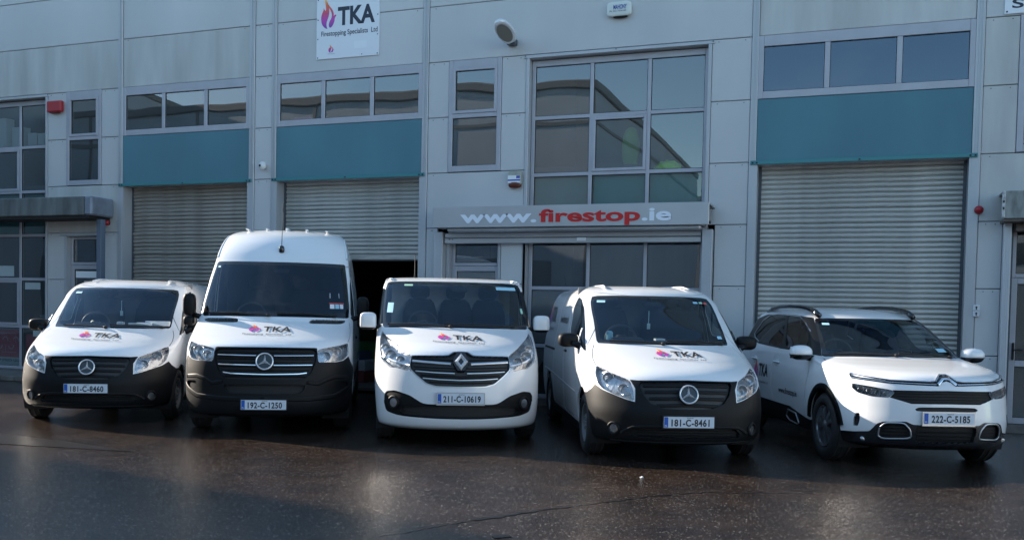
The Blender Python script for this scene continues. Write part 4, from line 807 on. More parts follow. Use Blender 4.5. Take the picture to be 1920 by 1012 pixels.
def interior(root,hw,zd,vd,zseat,vseat,bulk=None,wheel_u=-.38,zroof=1.8,seats=(-.40,.40),bench=True,bulkz=None,zfl=.55,bm=None):
    """dashboard, steering wheel and seats behind the windscreen"""
    mb=MB(); P=[(vd-.28,zd-.12),(vd-.10,zd-.02),(vd+.12,zd+.0),(vd+.30,zd-.05),(vd+.36,zd-.20),(vd+.30,zd-.5)]
    vs=[];n=len(P)
    for (v_,z_) in P:
        for u_,dv in((-hw,.16),(-hw*.5,.03),(0,0),(hw*.5,.03),(hw,.16)): vs.append((u_,v_+dv*(.8),z_+(.02 if u_==wheel_u else 0)))
    mb.add(vs,[(i*5+j,i*5+j+1,(i+1)*5+j+1,(i+1)*5+j) for i in range(n-1) for j in range(4)]); d=mb.build('dashboard',root,TRIM,True)
    c=MB(); c.box(wheel_u-.2,wheel_u+.2,vd+.02,vd+.26,zd-.03,zd+.045,bev=.03); c.build('instrument_cowl',d,TRIM)
    sw=MB(); n=28;m=8;vs=[];tl=math.radians(62); cx=(wheel_u,vd+.42,zd+.02); Rw=.185
    for i in range(n):
        a=2*math.pi*i/n
        for j in range(m):
            q=2*math.pi*j/m; r=Rw+.014*math.cos(q); x=r*math.cos(a); y=r*math.sin(a); z=.014*math.sin(q)
            vs.append((cx[0]+x,cx[1]-y*math.cos(tl)*-1*.45-z*math.sin(tl)*-1,cx[2]+y*math.sin(tl)+z*math.cos(tl)))
    sw.add(vs,[(i*m+j,((i+1)%n)*m+j,((i+1)%n)*m+(j+1)%m,i*m+(j+1)%m) for i in range(n) for j in range(m)])
    sw.box(cx[0]-.07,cx[0]+.07,cx[1]-.03,cx[1]+.02,cx[2]-.06,cx[2]+.05,bev=.02); sw.box(cx[0]-.175,cx[0]+.175,cx[1]-.01,cx[1]+.01,cx[2]-.02,cx[2]+.02)
    sw.build('steering_wheel',root,mat('steering_wheel_leather',(.035,.036,.04),.5),True)
    for i,u in enumerate(seats):
        s=MB(); wd=.235 if (i==0 or len(seats)>2 or not bench) else .40
        s.box(u-wd,u+wd,vseat-.25,vseat+.3,zseat-.14,zseat,bev=.05)
        vs=[];q=[(vseat+.22,zseat-.02,wd),(vseat+.27,zseat+.2,wd),(vseat+.33,zseat+.42,wd*.97),(vseat+.36,zseat+.55,wd*.8),(vseat+.37,zseat+.60,wd*.6)]
        for (v_,z_,h_) in q: vs+=[(u-h_,v_,z_),(u-h_*.7,v_-.05,z_),(u+h_*.7,v_-.05,z_),(u+h_,v_,z_),(u+h_,v_+.1,z_),(u-h_,v_+.1,z_)]
        fs=[(a*6+j,a*6+(j+1)%6,(a+1)*6+(j+1)%6,(a+1)*6+j) for a in range(4) for j in range(6)]+[tuple(24+j for j in range(6))]
        s.add(vs,fs); so=s.build('seat',root,SEAT,True)
        for hu in ([u] if wd<.3 else [u-.18,u+.18]):
            vv,ff=superell((hu,vseat+.38,zseat+.70),(.13,.055,.10),3,18,10); mesh('head_restraint',vv,ff,so,SEAT,True)
    if bulk: k=MB(); k.box(-hw*.98,hw*.98,bulk,bulk+.03,zfl,bulkz or zroof); k.build('bulkhead',root,bm or BULK)
    f=MB(); f.box(-hw,hw,vd-.3,(bulk or vseat+1.3),zfl-.03,zfl); f.build('cabin_floor',root,TRIM)
def mirror_inside(root,v,z,u=0):
    vv,ff=superell((u,v,z),(.115,.02,.035),3,20,8); o=mesh('rear_view_mirror',vv,ff,root,BLACKM,True); m=MB(); m.tube([(u,v+.01,z+.02),(u,v+.03,z+.06)],.012,8); m.build('mirror_stalk',o,BLACKM)
def wiper(root,b,path,w=.016):
    mb=MB(); sweep(mb,b,path,w,.014,.012,.04); p=path[0]; fr=frame(b,p[0],p[1]); vv,ff=superell(fr[0]+fr[3]*.015,(.028,.028,.02),2.5,12,6); mb.add(vv,ff); mb.build('wiper',root,BLACKM,True)
def headlight(b,root,outs,bowls,R=.05,depth=.055):
    """outs: the recessed housings cut from the skin; each gets a clear lens and round reflectors"""
    for o in outs:
        sg=1 if sum(v.co.x for v in o.data.vertices)>0 else -1
        mb=MB()
        for (X,s,r) in bowls:
            fr=frame(b,sg*X,s); 
            prof=[(.0,r*1.04),(.004,r),(-.022,r*.8),(-.034,r*.45),(-.034,.001)]; vs=[];n=20
            yv=np.array([0,-1.,0]); xr=np.array([1.,0,0]); up=np.array([0,0,1.]); C=fr[0]-fr[3]*(depth*.55)
            for j in range(n):
                a=2*math.pi*j/n
                for (d,q) in prof: vs.append(C+yv*d+xr*q*math.cos(a)+up*q*math.sin(a))
            m=len(prof); mb.add(vs,[(j*m+i,j*m+i+1,((j+1)%n)*m+i+1,((j+1)%n)*m+i) for j in range(n) for i in range(m-1)])
        if bowls: mb.build('lamp_bowl',o,SATIN,True)
# ---------------------------------------------------------------- the five vehicles
def mir(p): return [(-a,c) for a,c in p]
def sd(b,pts,sg=1): return [b.side(v,z,sg) for v,z in pts]
def shut(b,pts,w=.006): return dict(name='shut_line',poly=gapline(pts,w),mat=BLACKM,lift=-.008,wall=0)
def make_vito(label,loc,rz,reg,dressing,group):
    b=VITO; t=thing('panel_van',label,'van',loc,rz,group); SM=b.smax
    ws=[(0,2.657),(.35,2.652),(.60,2.64),(.688,2.615),(.70,2.50),(.65,2.15),(.615,1.76),(.595,1.712),(.4,1.705),(0,1.705)]
    gl=[(0,2.60),(.35,2.595),(.58,2.58),(.645,2.545),(.655,2.46),(.61,2.14),(.575,1.83),(.54,1.785),(.3,1.775),(0,1.77)]
    win=rounded([(1.30,2.60),(1.436,2.59),(1.784,2.37),(2.016,1.845),(1.106,1.847),(.79,1.40),(.795,1.95),(.82,2.371),(.95,2.54)],.2)
    ar=arch(b,.895,.395,.335); ar2=arch(b,4.095,.395,.335)
    bump=[(0,.766),(.341,.748),(.402,.752),(.366,.66),(.372,.52),(.45,.545),(.548,.585),(.66,.625),(.72,.66),(.745,.673),(.80,.622),(.90,.575),(1.05,.56),(1.05,0),(0,0)]
    head=rounded([(.692,.985),(.731,.80),(.715,.70),(.66,.64),(.548,.588),(.375,.525),(.383,.643),(.403,.744),(.547,.844)],.22)
    bon=[(0,.775),(.341,.757),(.40,.758),(.546,.852),(.700,.995),(.715,1.2),(.695,1.45),(.655,1.66),(.60,1.702),(0,1.702)]
    door=sd(b,[(1.36,.33),(1.30,.62),(1.24,.9),(1.12,1.12),(1.40,1.40),(1.78,1.76),(2.2,1.81),(2.44,1.79),(2.52,1.6),(2.50,1.1),(2.46,.33)])
    slide=sd(b,[(2.55,.33),(2.58,1.1),(2.6,1.6),(2.56,1.79),(3.5,1.80),(3.6,1.78),(3.62,1.2),(3.6,.75),(3.56,.33)])
    regs=[dict(name='windscreen',poly=gl,mat=SCREEN,lift=-.002,wall=0),dict(name='windscreen_surround',poly=ws,mat=BLACKG,lift=-.001,wall=.006),
      dict(name='wheel_arch',poly=ar,mat=BLACKM,skip=True),dict(name='wheel_arch',poly=ar2,mat=BLACKM,skip=True),
      dict(name='headlight',poly=head,mat=REFLECT,lift=-.05,wall=.0001,split=True,cover=LENS),
      dict(name='grille',poly=[(0,.752),(.325,.735),(.335,.70),(.31,.60),(.262,.515),(.165,.462),(0,.457)],mat=mat('grille_mesh',(.02,.02,.022),.5,bump=('facet',70,.35,.003)),lift=-.03,wall=.0001),
      dict(name='lower_intake',poly=[(0,.262),(.37,.255),(.435,.19),(.42,.165),(0,.16)],mat=BLACKM,lift=-.04,wall=.0001),
      dict(name='side_window',poly=win,mat=SIDEGL,lift=-.004,wall=0,split=True),
      dict(name='front_bumper',poly=bump,mat=BLACKP,lift=.003,wall=.03),
      dict(name='bonnet',poly=bon,mat=WHITE,lift=.0,wall=.02)]
    sh=[shut(b,door+[door[0]]),shut(b,[(.700,.995),(.715,1.2),(.695,1.45),(.655,1.66)],.005)]
    if reg=='right': sh.append(shut(b,slide+[slide[0]]))
    regs=regs[:8]+sh+regs[8:]
    regs.insert(len(regs)-1,dict(name='front_door',poly=door,mat=WHITES,lift=.0,wall=.01,split=True))
    if reg=='right': regs.insert(len(regs)-1,dict(name='sliding_door',poly=slide,mat=WHITES,lift=0.,wall=.01,split=True))
    o=make_skin(b,t,regs)
    headlight(b,t,o['headlight'],[(.47,.655,.055),(.60,.78,.06)])
    g=o['grille'][0]
    for s,x in((.715,.31),(.645,.30),(.575,.27),(.505,.22)): mb=MB(); sweep(mb,b,[(-x,s-.012),(0,s),(x,s-.012)],.034,.012,-.022); mb.build('grille_slat',g,BLACKP,'angle')
    star_badge(t,b,.607,.1)
    mb=MB()
    for sgn in(1,-1): sweep(mb,b,[(0,.283),(sgn*.30,.276),(sgn*.40,.262),(sgn*.50,.20)],.03,.016,.0)
    sweep(mb,b,[(-.62,.10),(-.3,.105),(0,.108),(.3,.105),(.62,.10)],.03,.012,0); mb.build('bumper_crease',o['front_bumper'][0],BLACKP,True)
    mb=MB()
    for s in(.185,.215,.24): sweep(mb,b,[(-.38,s-.01),(0,s),(.38,s-.01)],.010,.01,-.03)
    mb.build('intake_slats',o['lower_intake'][0],BLACKP)
    for sg in(1,-1):
        fr=frame(b,sg*.568,.236); fr=(fr[0],fr[1],fr[2],fr[3]); rg=MB(); n=24; vs=[];fs=[]
        for i in range(n):
            a=2*math.pi*i/n
            for (q,d) in((.075,.0),(.07,.012),(.055,.014),(.046,.004),(.044,-.002)): vs.append(on_frame(fr,q*math.cos(a),q*math.sin(a),d+.004))
        for i in range(n):
            for j in range(4): fs.append((i*5+j,i*5+j+1,((i+1)%n)*5+j+1,((i+1)%n)*5+j))
        rg.add(vs,fs); f=rg.build('fog_light',t,BLACKP,True); ln=MB(); ln.add([on_frame(fr,0,0,.009)]+[on_frame(fr,.045*math.cos(2*math.pi*i/n),.045*math.sin(2*math.pi*i/n),.004) for i in range(n)],[(0,i+1,(i+1)%n+1) for i in range(n)]); ln.build('lens',f,REFLECT if dressing=='b' else SATIN,True)
    liners(t,.95,.40,.335,(.895,4.095)); add_wheels(t,.335,.215,'steel',.945,.895,4.095)
    for sg in(1,-1):
        x,s=b.side(4.95,1.0,sg)
        mb=MB(); mb.box(sg*.60,sg*.92,1.35,3.7,.20,.29); mb.build('sill',t,BLACKP)
        mirror(t,(sg*1.055,1.42,1.225),(.118,.085,.082),BLACKP,arm=((sg*.90,1.30,1.15),(sg*1.02,1.33,1.19),.045),e=3)
        mb=MB(); mb.box(sg*.938,sg*.965,2.30,2.46,1.045,1.075,bev=.01); mb.build('door_handle',t,BLACKP)
        ti=MB(); pts=sd(b,[(1.08,1.13),(1.30,1.13),(1.44,1.40)],sg); sweep(ti,b,[b.side(1.46,1.14,sg),b.side(1.47,1.36,sg)],.02,.008,0); ti.build('quarter_light_bar',t,WHITEP if sg<0 else BLACKP)
        rl=MB(); sweep(rl,b,[b.side(3.55,1.03,sg),b.side(4.7,1.03,sg)],.03,.008,0); rl.build('sliding_door_rail',t,BLACKM)
        ck=MB(); sweep(ck,b,[b.side(v_,z_,sg) for v_,z_ in((1.35,.62),(2.5,.66),(3.6,.70),(4.6,.72))],.03,.006,-.003); ck.build('side_crease',t,WHITEP,True)
    for sg in(1,-1):
        rb=MB(); vs=[(sg*.50,2.02,1.862),(sg*.50,4.6,1.905)]; rb.tube([(sg*.52,2.05,1.855),(sg*.50,2.3,1.884),(sg*.46,3.2,1.897),(sg*.46,4.6,1.89)],.012,6); rb.build('roof_rib',t,WHITEP,True)
    mb=MB(); mb.box(-.70,.70,.55,4.8,.19,.22); mb.build('underbody',t,BLACKM)
    wiper(t,b,[(-.03,1.705),(-.25,1.745),(-.47,1.745)]); wiper(t,b,[(.50,1.72),(.25,1.76),(.0,1.765)])
    interior(t,.80,1.22,1.28,1.02,2.0,bulk=2.5,zroof=1.86); mirror_inside(t,1.80,1.66)
    # things seen through the windscreen
    mb=MB(); mb.box(-.045,-.035,1.74,1.742,1.42,1.58); mb.box(-.06,-.02,1.738,1.744,1.36,1.43,bev=.01); mb.build('air_freshener',t,mat('pale_card',(.45,.6,.6),.6))
    decal(t,b,-.60,-.49,2.49,2.535,STB)
    if dressing=='a':
        for (x,v_,dx,dy,m_) in((.42,1.18,.10,.06,PAPER),(.58,1.22,.16,.05,PAPER),(.27,1.25,.08,.05,PAPER)):
            mb=MB(); mb.box(x-dx,x+dx,v_-dy,v_+dy,1.235,1.245+dx*.35,bev=.004); mb.build('papers',t,m_)
        mb=MB(); mb.box(-.03,.06,1.45,1.55,1.22,1.28,bev=.01); mb.build('papers',t,PAPER)
    else:
        decal(t,b,.40,.46,2.50,2.54,STB); decal(t,b,.48,.53,2.50,2.54,PAPERG); decal(t,b,.545,.60,2.49,2.53,PAPERR); decal(t,b,.50,.56,1.83,1.88,STB)
        mb=MB(); mb.box(-.05,.06,1.30,1.42,1.235,1.26,bev=.004); mb.build('papers',t,PAPER); mb=MB(); mb.box(-.62,-.54,1.35,1.40,1.22,1.34,bev=.02); mb.build('cup',t,STB)
    return t,b,o
def make_sprinter(loc,rz,label):
    b=SPR; t=thing('high_roof_van',label,'van',loc,rz)
    ws=[(0,2.868),(.5,2.866),(.76,2.862),(.798,2.84),(.81,2.6),(.81,2.35),(.82,2.05),(.79,1.885),(.745,1.868),(.4,1.875),(0,1.88)]
    gl=[(0,2.80),(.5,2.80),(.72,2.79),(.757,2.76),(.77,2.55),(.775,2.35),(.77,2.05),(.735,1.97),(.4,1.945),(0,1.94)]
    ar=arch(b,1.005,.42,.345); ar2=arch(b,4.67,.42,.345)
    head=rounded([(.411,.897),(.60,.955),(.783,1.016),(.80,.90),(.79,.818),(.70,.757),(.55,.735),(.418,.736),(.407,.801)],.22)
    grille=rounded([(0,.915),(.376,.906),(.402,.87),(.392,.734),(.355,.60),(.294,.535),(0,.527)],.2)
    bump=[(0,.93),(.376,.922),(.40,.915),(.413,.80),(.425,.735),(.60,.735),(.70,.750),(.795,.80),(.86,.72),(.95,.66),(1.1,.615),(1.1,0),(0,0)]
    bon=[(0,.935),(.37,.927),(.41,.91),(.60,.965),(.783,1.03),(.83,1.2),(.835,1.45),(.80,1.75),(.75,1.862),(.4,1.868),(0,1.872)]
    vent=rounded([(.31,1.835),(.295,1.76),(.30,1.70),(.62,1.69),(.70,1.74),(.72,1.82)],.25)
    intake=rounded([(0,.469),(.314,.466),(.300,.40),(.27,.366),(0,.362)],.2); pod=rounded([(.60,.50),(.80,.485),(.815,.40),(.63,.40)],.3)
    win=rounded(sd(b,[(1.30,1.42),(1.68,1.85),(1.90,1.98),(2.30,1.98),(2.34,1.42)]),.12)
    door=sd(b,[(1.44,.36),(1.40,.75),(1.32,1.05),(1.24,1.32),(1.55,1.80),(1.84,2.10),(2.40,2.12),(2.46,1.5),(2.44,.36)])
    regs=[dict(name='windscreen',poly=gl,mat=SCREEN,lift=-.002,wall=0),dict(name='windscreen_surround',poly=ws,mat=BLACKG,lift=-.001,wall=.006),
      dict(name='x',poly=ar,mat=BLACKM,skip=True),dict(name='x',poly=ar2,mat=BLACKM,skip=True),
      dict(name='headlight',poly=head,mat=REFLECT,lift=-.05,wall=.0001,split=True,cover=LENS),
      dict(name='grille',poly=grille,mat=BLACKM,lift=-.035,wall=.0001),
      dict(name='lower_intake',poly=intake,mat=BLACKM,lift=-.04,wall=.0001),dict(name='corner_recess',poly=pod,mat=BLACKP,lift=-.02,wall=.0001,split=True),
      dict(name='side_window',poly=win,mat=PRIVACY,lift=-.004,wall=0,split=True),
      dict(name='bonnet_vent',poly=vent,mat=mat('vent_mesh',(.03,.03,.033),.4,bump=('facet',60,1,.01)),lift=-.012,wall=.0001,split=True),
      shut(b,door+[door[0]]),shut(b,[(.783,1.03),(.83,1.2),(.835,1.45),(.80,1.75)],.005),
      dict(name='front_bumper',poly=bump,mat=BLACKP,lift=.003,wall=.03),dict(name='front_door',poly=door,mat=WHITES,lift=0,wall=.01,split=True),dict(name='bonnet',poly=bon,mat=WHITE,lift=0,wall=.02)]
    o=make_skin(b,t,regs); headlight(b,t,o['headlight'],[(.50,.82,.055),(.63,.87,.06)])
    g=o['grille'][0]; mb=MB()
    for s,x in((.865,.37),(.825,.375),(.785,.37),(.735,.37),(.69,.36),(.64,.34),(.57,.31)):
        m2=MB(); sweep(m2,b,[(-x,s),(0,s+.003),(x,s)],.020,.012,-.028); m2.build('grille_slat',g,BLACKP,'angle')
    for s,x in((.820,.372),(.704,.362),(.597,.318)):
        m2=MB()
        if s>.65: sweep(m2,b,[(-x,s),(-.065,s-.003)],.017,.016,-.008); sweep(m2,b,[(x,s),(.065,s-.003)],.017,.016,-.008)
        else: sweep(m2,b,[(-x,s+.012),(-x*.8,s),(0,s-.006),(x*.8,s),(x,s+.012)],.017,.016,-.008)
        m2.build('chrome_bar',g,CHROME,'angle')
    star_badge(t,b,.742,.105)
    for sg in(1,-1):
        m2=MB(); sweep(m2,b,[(sg*.0,.300),(sg*.35,.300),(sg*.60,.32),(sg*.80,.40),(sg*.90,.45)],.06,.008,-.003); m2.build('bumper_crease',o['front_bumper'][0],BLACKP,True)
        m2=MB(); sweep(m2,b,[(sg*.32,.50),(sg*.42,.475),(sg*.50,.525),(sg*.60,.555),(sg*.80,.535)],.05,.008,-.003); m2.build('bumper_crease',o['front_bumper'][0],BLACKP,True)
        m2=MB()
        for i in range(3): sweep(m2,b,[(sg*.31,1.725+i*.035),(sg*.68,1.725+i*.035)],.008,.008,-.01)
        for i in range(11): X=.33+i*.033; sweep(m2,b,[(sg*X,1.705),(sg*X,1.825)],.010,.007,-.01)
        m2.build('vent_bars',o['bonnet_vent'][0 if sg>0 else 1],BLACKG)
        mirror(t,(sg*1.115,1.34,1.545),(.080,.08,.145),BLACKP,arm=((sg*.95,1.32,1.38),(sg*1.08,1.34,1.42),.04),e=3.4)
        v,f=superell((sg*1.115,1.34,1.335),(.075,.075,.062),3.2,18,10); mesh('wide_angle_mirror',v,f,t,BLACKP,True)
        m2=MB(); m2.box(sg*1.0,sg*1.02,2.25,2.42,1.10,1.14,bev=.01); m2.build('door_handle',t,BLACKP)
        gt=MB(); sweep(gt,b,[(sg*.86,2.95),(sg*.87,3.1),(sg*.90,3.3),(sg*.97,3.45),(sg*1.3,3.55),(sg*4.5,3.6)],.028,.014,-.002); gt.build('roof_gutter',t,WHITEP,True)
        rub=MB(); sweep(rub,b,[b.side(1.5,.62,sg),b.side(3.0,.62,sg),b.side(4.2,.62,sg)],.12,.012,0); rub.build('rubbing_strip',t,BLACKP)
    for i in range(9):
        x=-.56+i*.14; mb=MB(); mb.box(x-.02,x+.02,2.52,4.9,2.628,2.668-abs(x)*.04,bev=.008) if i%2==0 else None
        if i%2==0: mb.build('roof_rib',t,WHITEP)
    liners(t,1.0,.425,.345,(1.005,4.67)); add_wheels(t,.345,.225,'steel',.99,1.005,4.67)
    mb=MB(); mb.box(-.74,.74,.6,5.6,.20,.24); mb.build('underbody',t,BLACKM)
    fr=frame(b,0,3.089); v,f=superell(fr[0]+fr[3]*.02,(.038,.035,.055),2.6,16,10); a=mesh('aerial_base',v,f,t,BLACKG,True)
    mb=MB(); p=fr[0]+fr[3]*.04; mb.tube([p,p+np.array([.004,.02,.25]),p+np.array([.008,.05,.50])],[.006,.004,.003],6); mb.tube([p+np.array([.008,.05,.50]),p+np.array([.010,.06,.62])],[.005,.004],6); mb.build('aerial',a,BLACKM,True)
    wiper(t,b,[(-.05,1.89),(-.35,1.93),(-.66,1.915)]); wiper(t,b,[(.55,1.90),(.3,1.93),(.02,1.935)])
    interior(t,.86,1.40,1.30,1.18,2.05,bulk=2.6,zroof=2.4,bm=TRIM); mirror_inside(t,1.72,2.02)
    mb=MB(); mb.box(.40,.80,1.28,1.50,1.40,1.425,bev=.004); mb.build('papers',t,mat('card',(.45,.42,.36),.8))
    for i,m_ in enumerate((PAPER,STB,PAPER)): decal(t,b,.50+i*.065,.555+i*.065,2.03,2.10,m_)
    decal(t,b,.49,.70,2.105,2.125,PAPERR); decal(t,b,-.735,-.68,2.74,2.775,STB)
    for x in(.50,.62): decal(t,b,x,x+.006,2.21,2.30,PAPER)
    bonnet_logo(t,b,-.324,.262,1.272,1.0,-.015,1.22); number_plate(t,b,.235,'192-C-1250')
    return t
def make_trafic(loc,rz,label):
    b=REN; t=thing('short_nosed_van',label,'van',loc,rz)
    ws=[(0,2.72),(.5,2.715),(.745,2.70),(.80,2.66),(.824,2.50),(.80,2.1),(.762,1.80),(.72,1.765),(.4,1.785),(0,1.795)]
    gl=[(0,2.67),(.5,2.665),(.70,2.65),(.75,2.61),(.77,2.48),(.75,2.15),(.715,1.90),(.67,1.87),(.4,1.87),(0,1.875)]
    ar=arch(b,.933,.40,.335); ar2=arch(b,4.03,.40,.335)
    head=rounded([(.765,1.62),(.80,1.35),(.795,1.05),(.76,.86),(.60,.772),(.397,.728),(.383,.92),(.522,1.108)],.2)
    grille=rounded([(0,1.0),(.05,.99),(.09,.928),(.378,.916),(.392,.86),(.39,.759),(.337,.692),(.255,.600),(.18,.572),(0,.568)],.15)
    edge=rounded([(0,1.01),(.057,1.0),(.097,.938),(.382,.924),(.392,.90),(.40,.755),(.345,.682),(.260,.588),(.185,.558),(0,.553)],.15)
    low=rounded([(0,.377),(.277,.365),(.395,.46),(.54,.505),(.65,.488),(.695,.44),(.697,.36),(.665,.262),(.512,.222),(.19,.204),(0,.201)],.25)
    bon=[(0,1.015),(.057,1.005),(.10,.95),(.380,.935),(.522,1.118),(.72,1.52),(.758,1.64),(.735,1.75),(.71,1.762),(.4,1.78),(0,1.788)]
    win=rounded(sd(b,[(1.22,1.36),(1.55,1.72),(1.75,1.80),(2.15,1.80),(2.2,1.33),(1.6,1.30)]),.12)
    door=sd(b,[(1.37,.36),(1.33,.75),(1.22,1.1),(1.18,1.30),(1.42,1.62),(1.70,1.87),(2.25,1.88),(2.34,1.4),(2.32,.36)])
    bl=[(.385,.73),(.40,.755),(.60,.765),(.76,.85),(.83,.78),(.86,.62),(.865,.35)]
    regs=[dict(name='windscreen',poly=gl,mat=SCREEN,lift=-.002,wall=0),dict(name='windscreen_surround',poly=ws,mat=BLACKG,lift=-.001,wall=.006),
      dict(name='x',poly=ar,mat=BLACKM,skip=True),dict(name='x',poly=ar2,mat=BLACKM,skip=True),
      dict(name='headlight',poly=head,mat=REFLECT,lift=-.05,wall=.0001,split=True,cover=LENS),
      dict(name='grille',poly=grille,mat=mat('grille_mesh',(.02,.02,.022),.45),lift=-.03,wall=.0001),dict(name='grille_edging',poly=edge,mat=SATIN,lift=.004,wall=.02),
      dict(name='lower_intake',poly=rounded([(0,.35),(.25,.34),(.47,.33),(.50,.28),(.46,.24),(.19,.222),(0,.218)],.15),mat=mat('intake_mesh',(.012,.012,.013),.6,bump=('facet',80,.35,.003)),lift=-.035,wall=.0001),
      dict(name='bumper_insert',poly=low,mat=BLACKP,lift=-.008,wall=.0001),
      dict(name='side_window',poly=win,mat=PRIVACY,lift=-.004,wall=0,split=True),
      shut(b,door+[door[0]]),shut(b,bl,.004),shut(b,[(.522,1.112),(.72,1.51),(.762,1.64)],.005),
      dict(name='front_bumper',poly=[(0,.553)]+[(.185,.558),(.260,.588),(.345,.682),(.385,.728),(.60,.765),(.76,.85),(.83,.78),(.86,.62),(.865,.35),(.90,0),(0,0)],mat=WHITES,lift=.001,wall=.03),
      dict(name='front_door',poly=door,mat=WHITES,lift=0,wall=.01,split=True),dict(name='bonnet',poly=bon,mat=WHITE,lift=0,wall=.02)]
    o=make_skin(b,t,regs); headlight(b,t,o['headlight'],[(.50,.86,.05),(.62,.93,.065),(.70,1.08,.05)])
    for h_ in o['headlight']:
        sg=1 if sum(v.co.x for v in h_.data.vertices)>0 else -1; m2=MB(); sweep(m2,b,[(sg*.41,.80),(sg*.60,.845),(sg*.73,.92),(sg*.765,1.05)],.02,.015,-.03); m2.build('daytime_light',h_,mat('daytime_light_white',(.85,.87,.9),.2),True)
    g=o['grille'][0]
    for s,x,w_ in((.835,.375,.028),(.722,.345,.016),(.645,.285,.016)):
        for sg in(1,-1):
            m2=MB(); x0=.075 if s>.8 else (.045 if s>.7 else 0); sweep(m2,b,[(sg*x0,s-(.012 if s>.8 else .006)),(sg*x*.55,s),(sg*x,s+.012)],w_,.016,-.012); m2.build('chrome_bar',g,SATIN,'angle')
    for s,x in((.885,.36),(.78,.37),(.75,.36),(.69,.31),(.67,.31),(.61,.24)):
        m2=MB(); sweep(m2,b,[(-x,s+.006),(0,s-.006),(x,s+.006)],.014,.008,-.028); m2.build('grille_slat',g,BLACKP)
    # badge plinth and lozenge
    fr=frame(b,0,.845); m2=MB(); P=[(-.092,-.02),(-.04,-.115),(.04,-.115),(.092,-.02),(.092,.03),(.045,.125),(-.045,.125),(-.092,.03)]
    m2.add([on_frame(fr,x,y,-.02) for x,y in P]+[on_frame(fr,x*.93,y*.93,.022) for x,y in P],[(i,(i+1)%8,(i+1)%8+8,i+8) for i in range(8)]+[tuple(range(8,16))]); pl=m2.build('badge_plinth',t,BLACKG)
    m2=MB(); A=.078;B_=.100; k1=.62;k2=.38
    def rh(k,d): return [on_frame(fr,0,B_*k,d),on_frame(fr,A*k,0,d),on_frame(fr,0,-B_*k,d),on_frame(fr,-A*k,0,d)]
    m2.add(rh(1,.022)+rh(.72,.045)+rh(.42,.026),[(i,(i+1)%4,4+(i+1)%4,4+i) for i in range(4)]+[(4+i,4+(i+1)%4,8+(i+1)%4,8+i) for i in range(4)]); m2.build('badge',t,BADGE)
    for sg in(1,-1):
        fr=frame(b,sg*.565,.367); rg=MB(); n=24; vs=[];fs=[]
        for i in range(n):
            a=2*math.pi*i/n
            for (q,d) in((.085,-.004),(.078,.012),(.06,.012),(.048,.002)): vs.append(on_frame(fr,q*math.cos(a),q*math.sin(a),d))
        for i in range(n):
            for j in range(3): fs.append((i*4+j,i*4+j+1,((i+1)%n)*4+j+1,((i+1)%n)*4+j))
        rg.add(vs,fs); f=rg.build('fog_light',t,BLACKP,True); ln=MB(); ln.add([on_frame(fr,0,0,.012)]+[on_frame(fr,.05*math.cos(2*math.pi*i/n),.05*math.sin(2*math.pi*i/n),.003) for i in range(n)],[(0,i+1,(i+1)%n+1) for i in range(n)]); ln.build('lens',f,SATIN,True)
        c=(sg*1.075,1.20,1.385); mirror(t,c,(.098,.08,.105),WHITEP,BLACKP,arm=((sg*.90,1.25,1.31),(sg*1.02,1.22,1.33),.035),e=4,zsplit=-.45)
        m2=MB(); m2.box(sg*.97,sg*.99,2.12,2.28,1.05,1.09,bev=.01); m2.build('door_handle',t,WHITEP)
        pl_=MB(); v,f=superell((sg*.80,1.98,1.925),(.04,.12,.02),2.4,14,8); pl_.add(v,f); pl_.build('roof_end_cap',t,WHITEP,True)
        gt=MB(); sweep(gt,b,[(sg*.93,2.72),(sg*.97,2.85),(sg*1.2,2.95),(sg*4.5,3.0)],.024,.012,-.002); gt.build('roof_gutter',t,WHITEP,True)
    liners(t,.96,.405,.335,(.933,4.03)); add_wheels(t,.335,.215,'steel',.95,.933,4.03)
    mb=MB(); mb.box(-.7,.7,.5,4.8,.17,.20); mb.build('underbody',t,BLACKM)
    mb=MB(); p=np.array([-.50,2.15,1.955]); mb.tube([p,p+np.array([0,.03,.08]),p+np.array([0,.10,.32])],[.012,.005,.003],6); mb.build('aerial',t,BLACKM,True)
    wiper(t,b,[(.52,1.80),(.25,1.84),(-.1,1.85)]); wiper(t,b,[(-.05,1.80),(-.35,1.84),(-.66,1.83)])
    interior(t,.82,1.335,1.22,1.08,1.95,bulk=2.35,zroof=1.93,seats=(-.42,.06,.50),bench=False,wheel_u=-.40,bm=mat('bulkhead_pale',(.42,.44,.46),.8)); mirror_inside(t,1.66,1.80,.06)
    decal(t,b,.40,.68,2.53,2.60,STB); decal(t,b,-.50,-.40,2.585,2.625,PAPERG); decal(t,b,-.705,-.61,2.05,2.24,STB); decal(t,b,.68,.725,2.07,2.17,PAPERG)
    bonnet_logo(t,b,-.302,.294,1.258,1.0,-.107,1.18); number_plate(t,b,.437,'211-C-10619',framed=True)
    return t
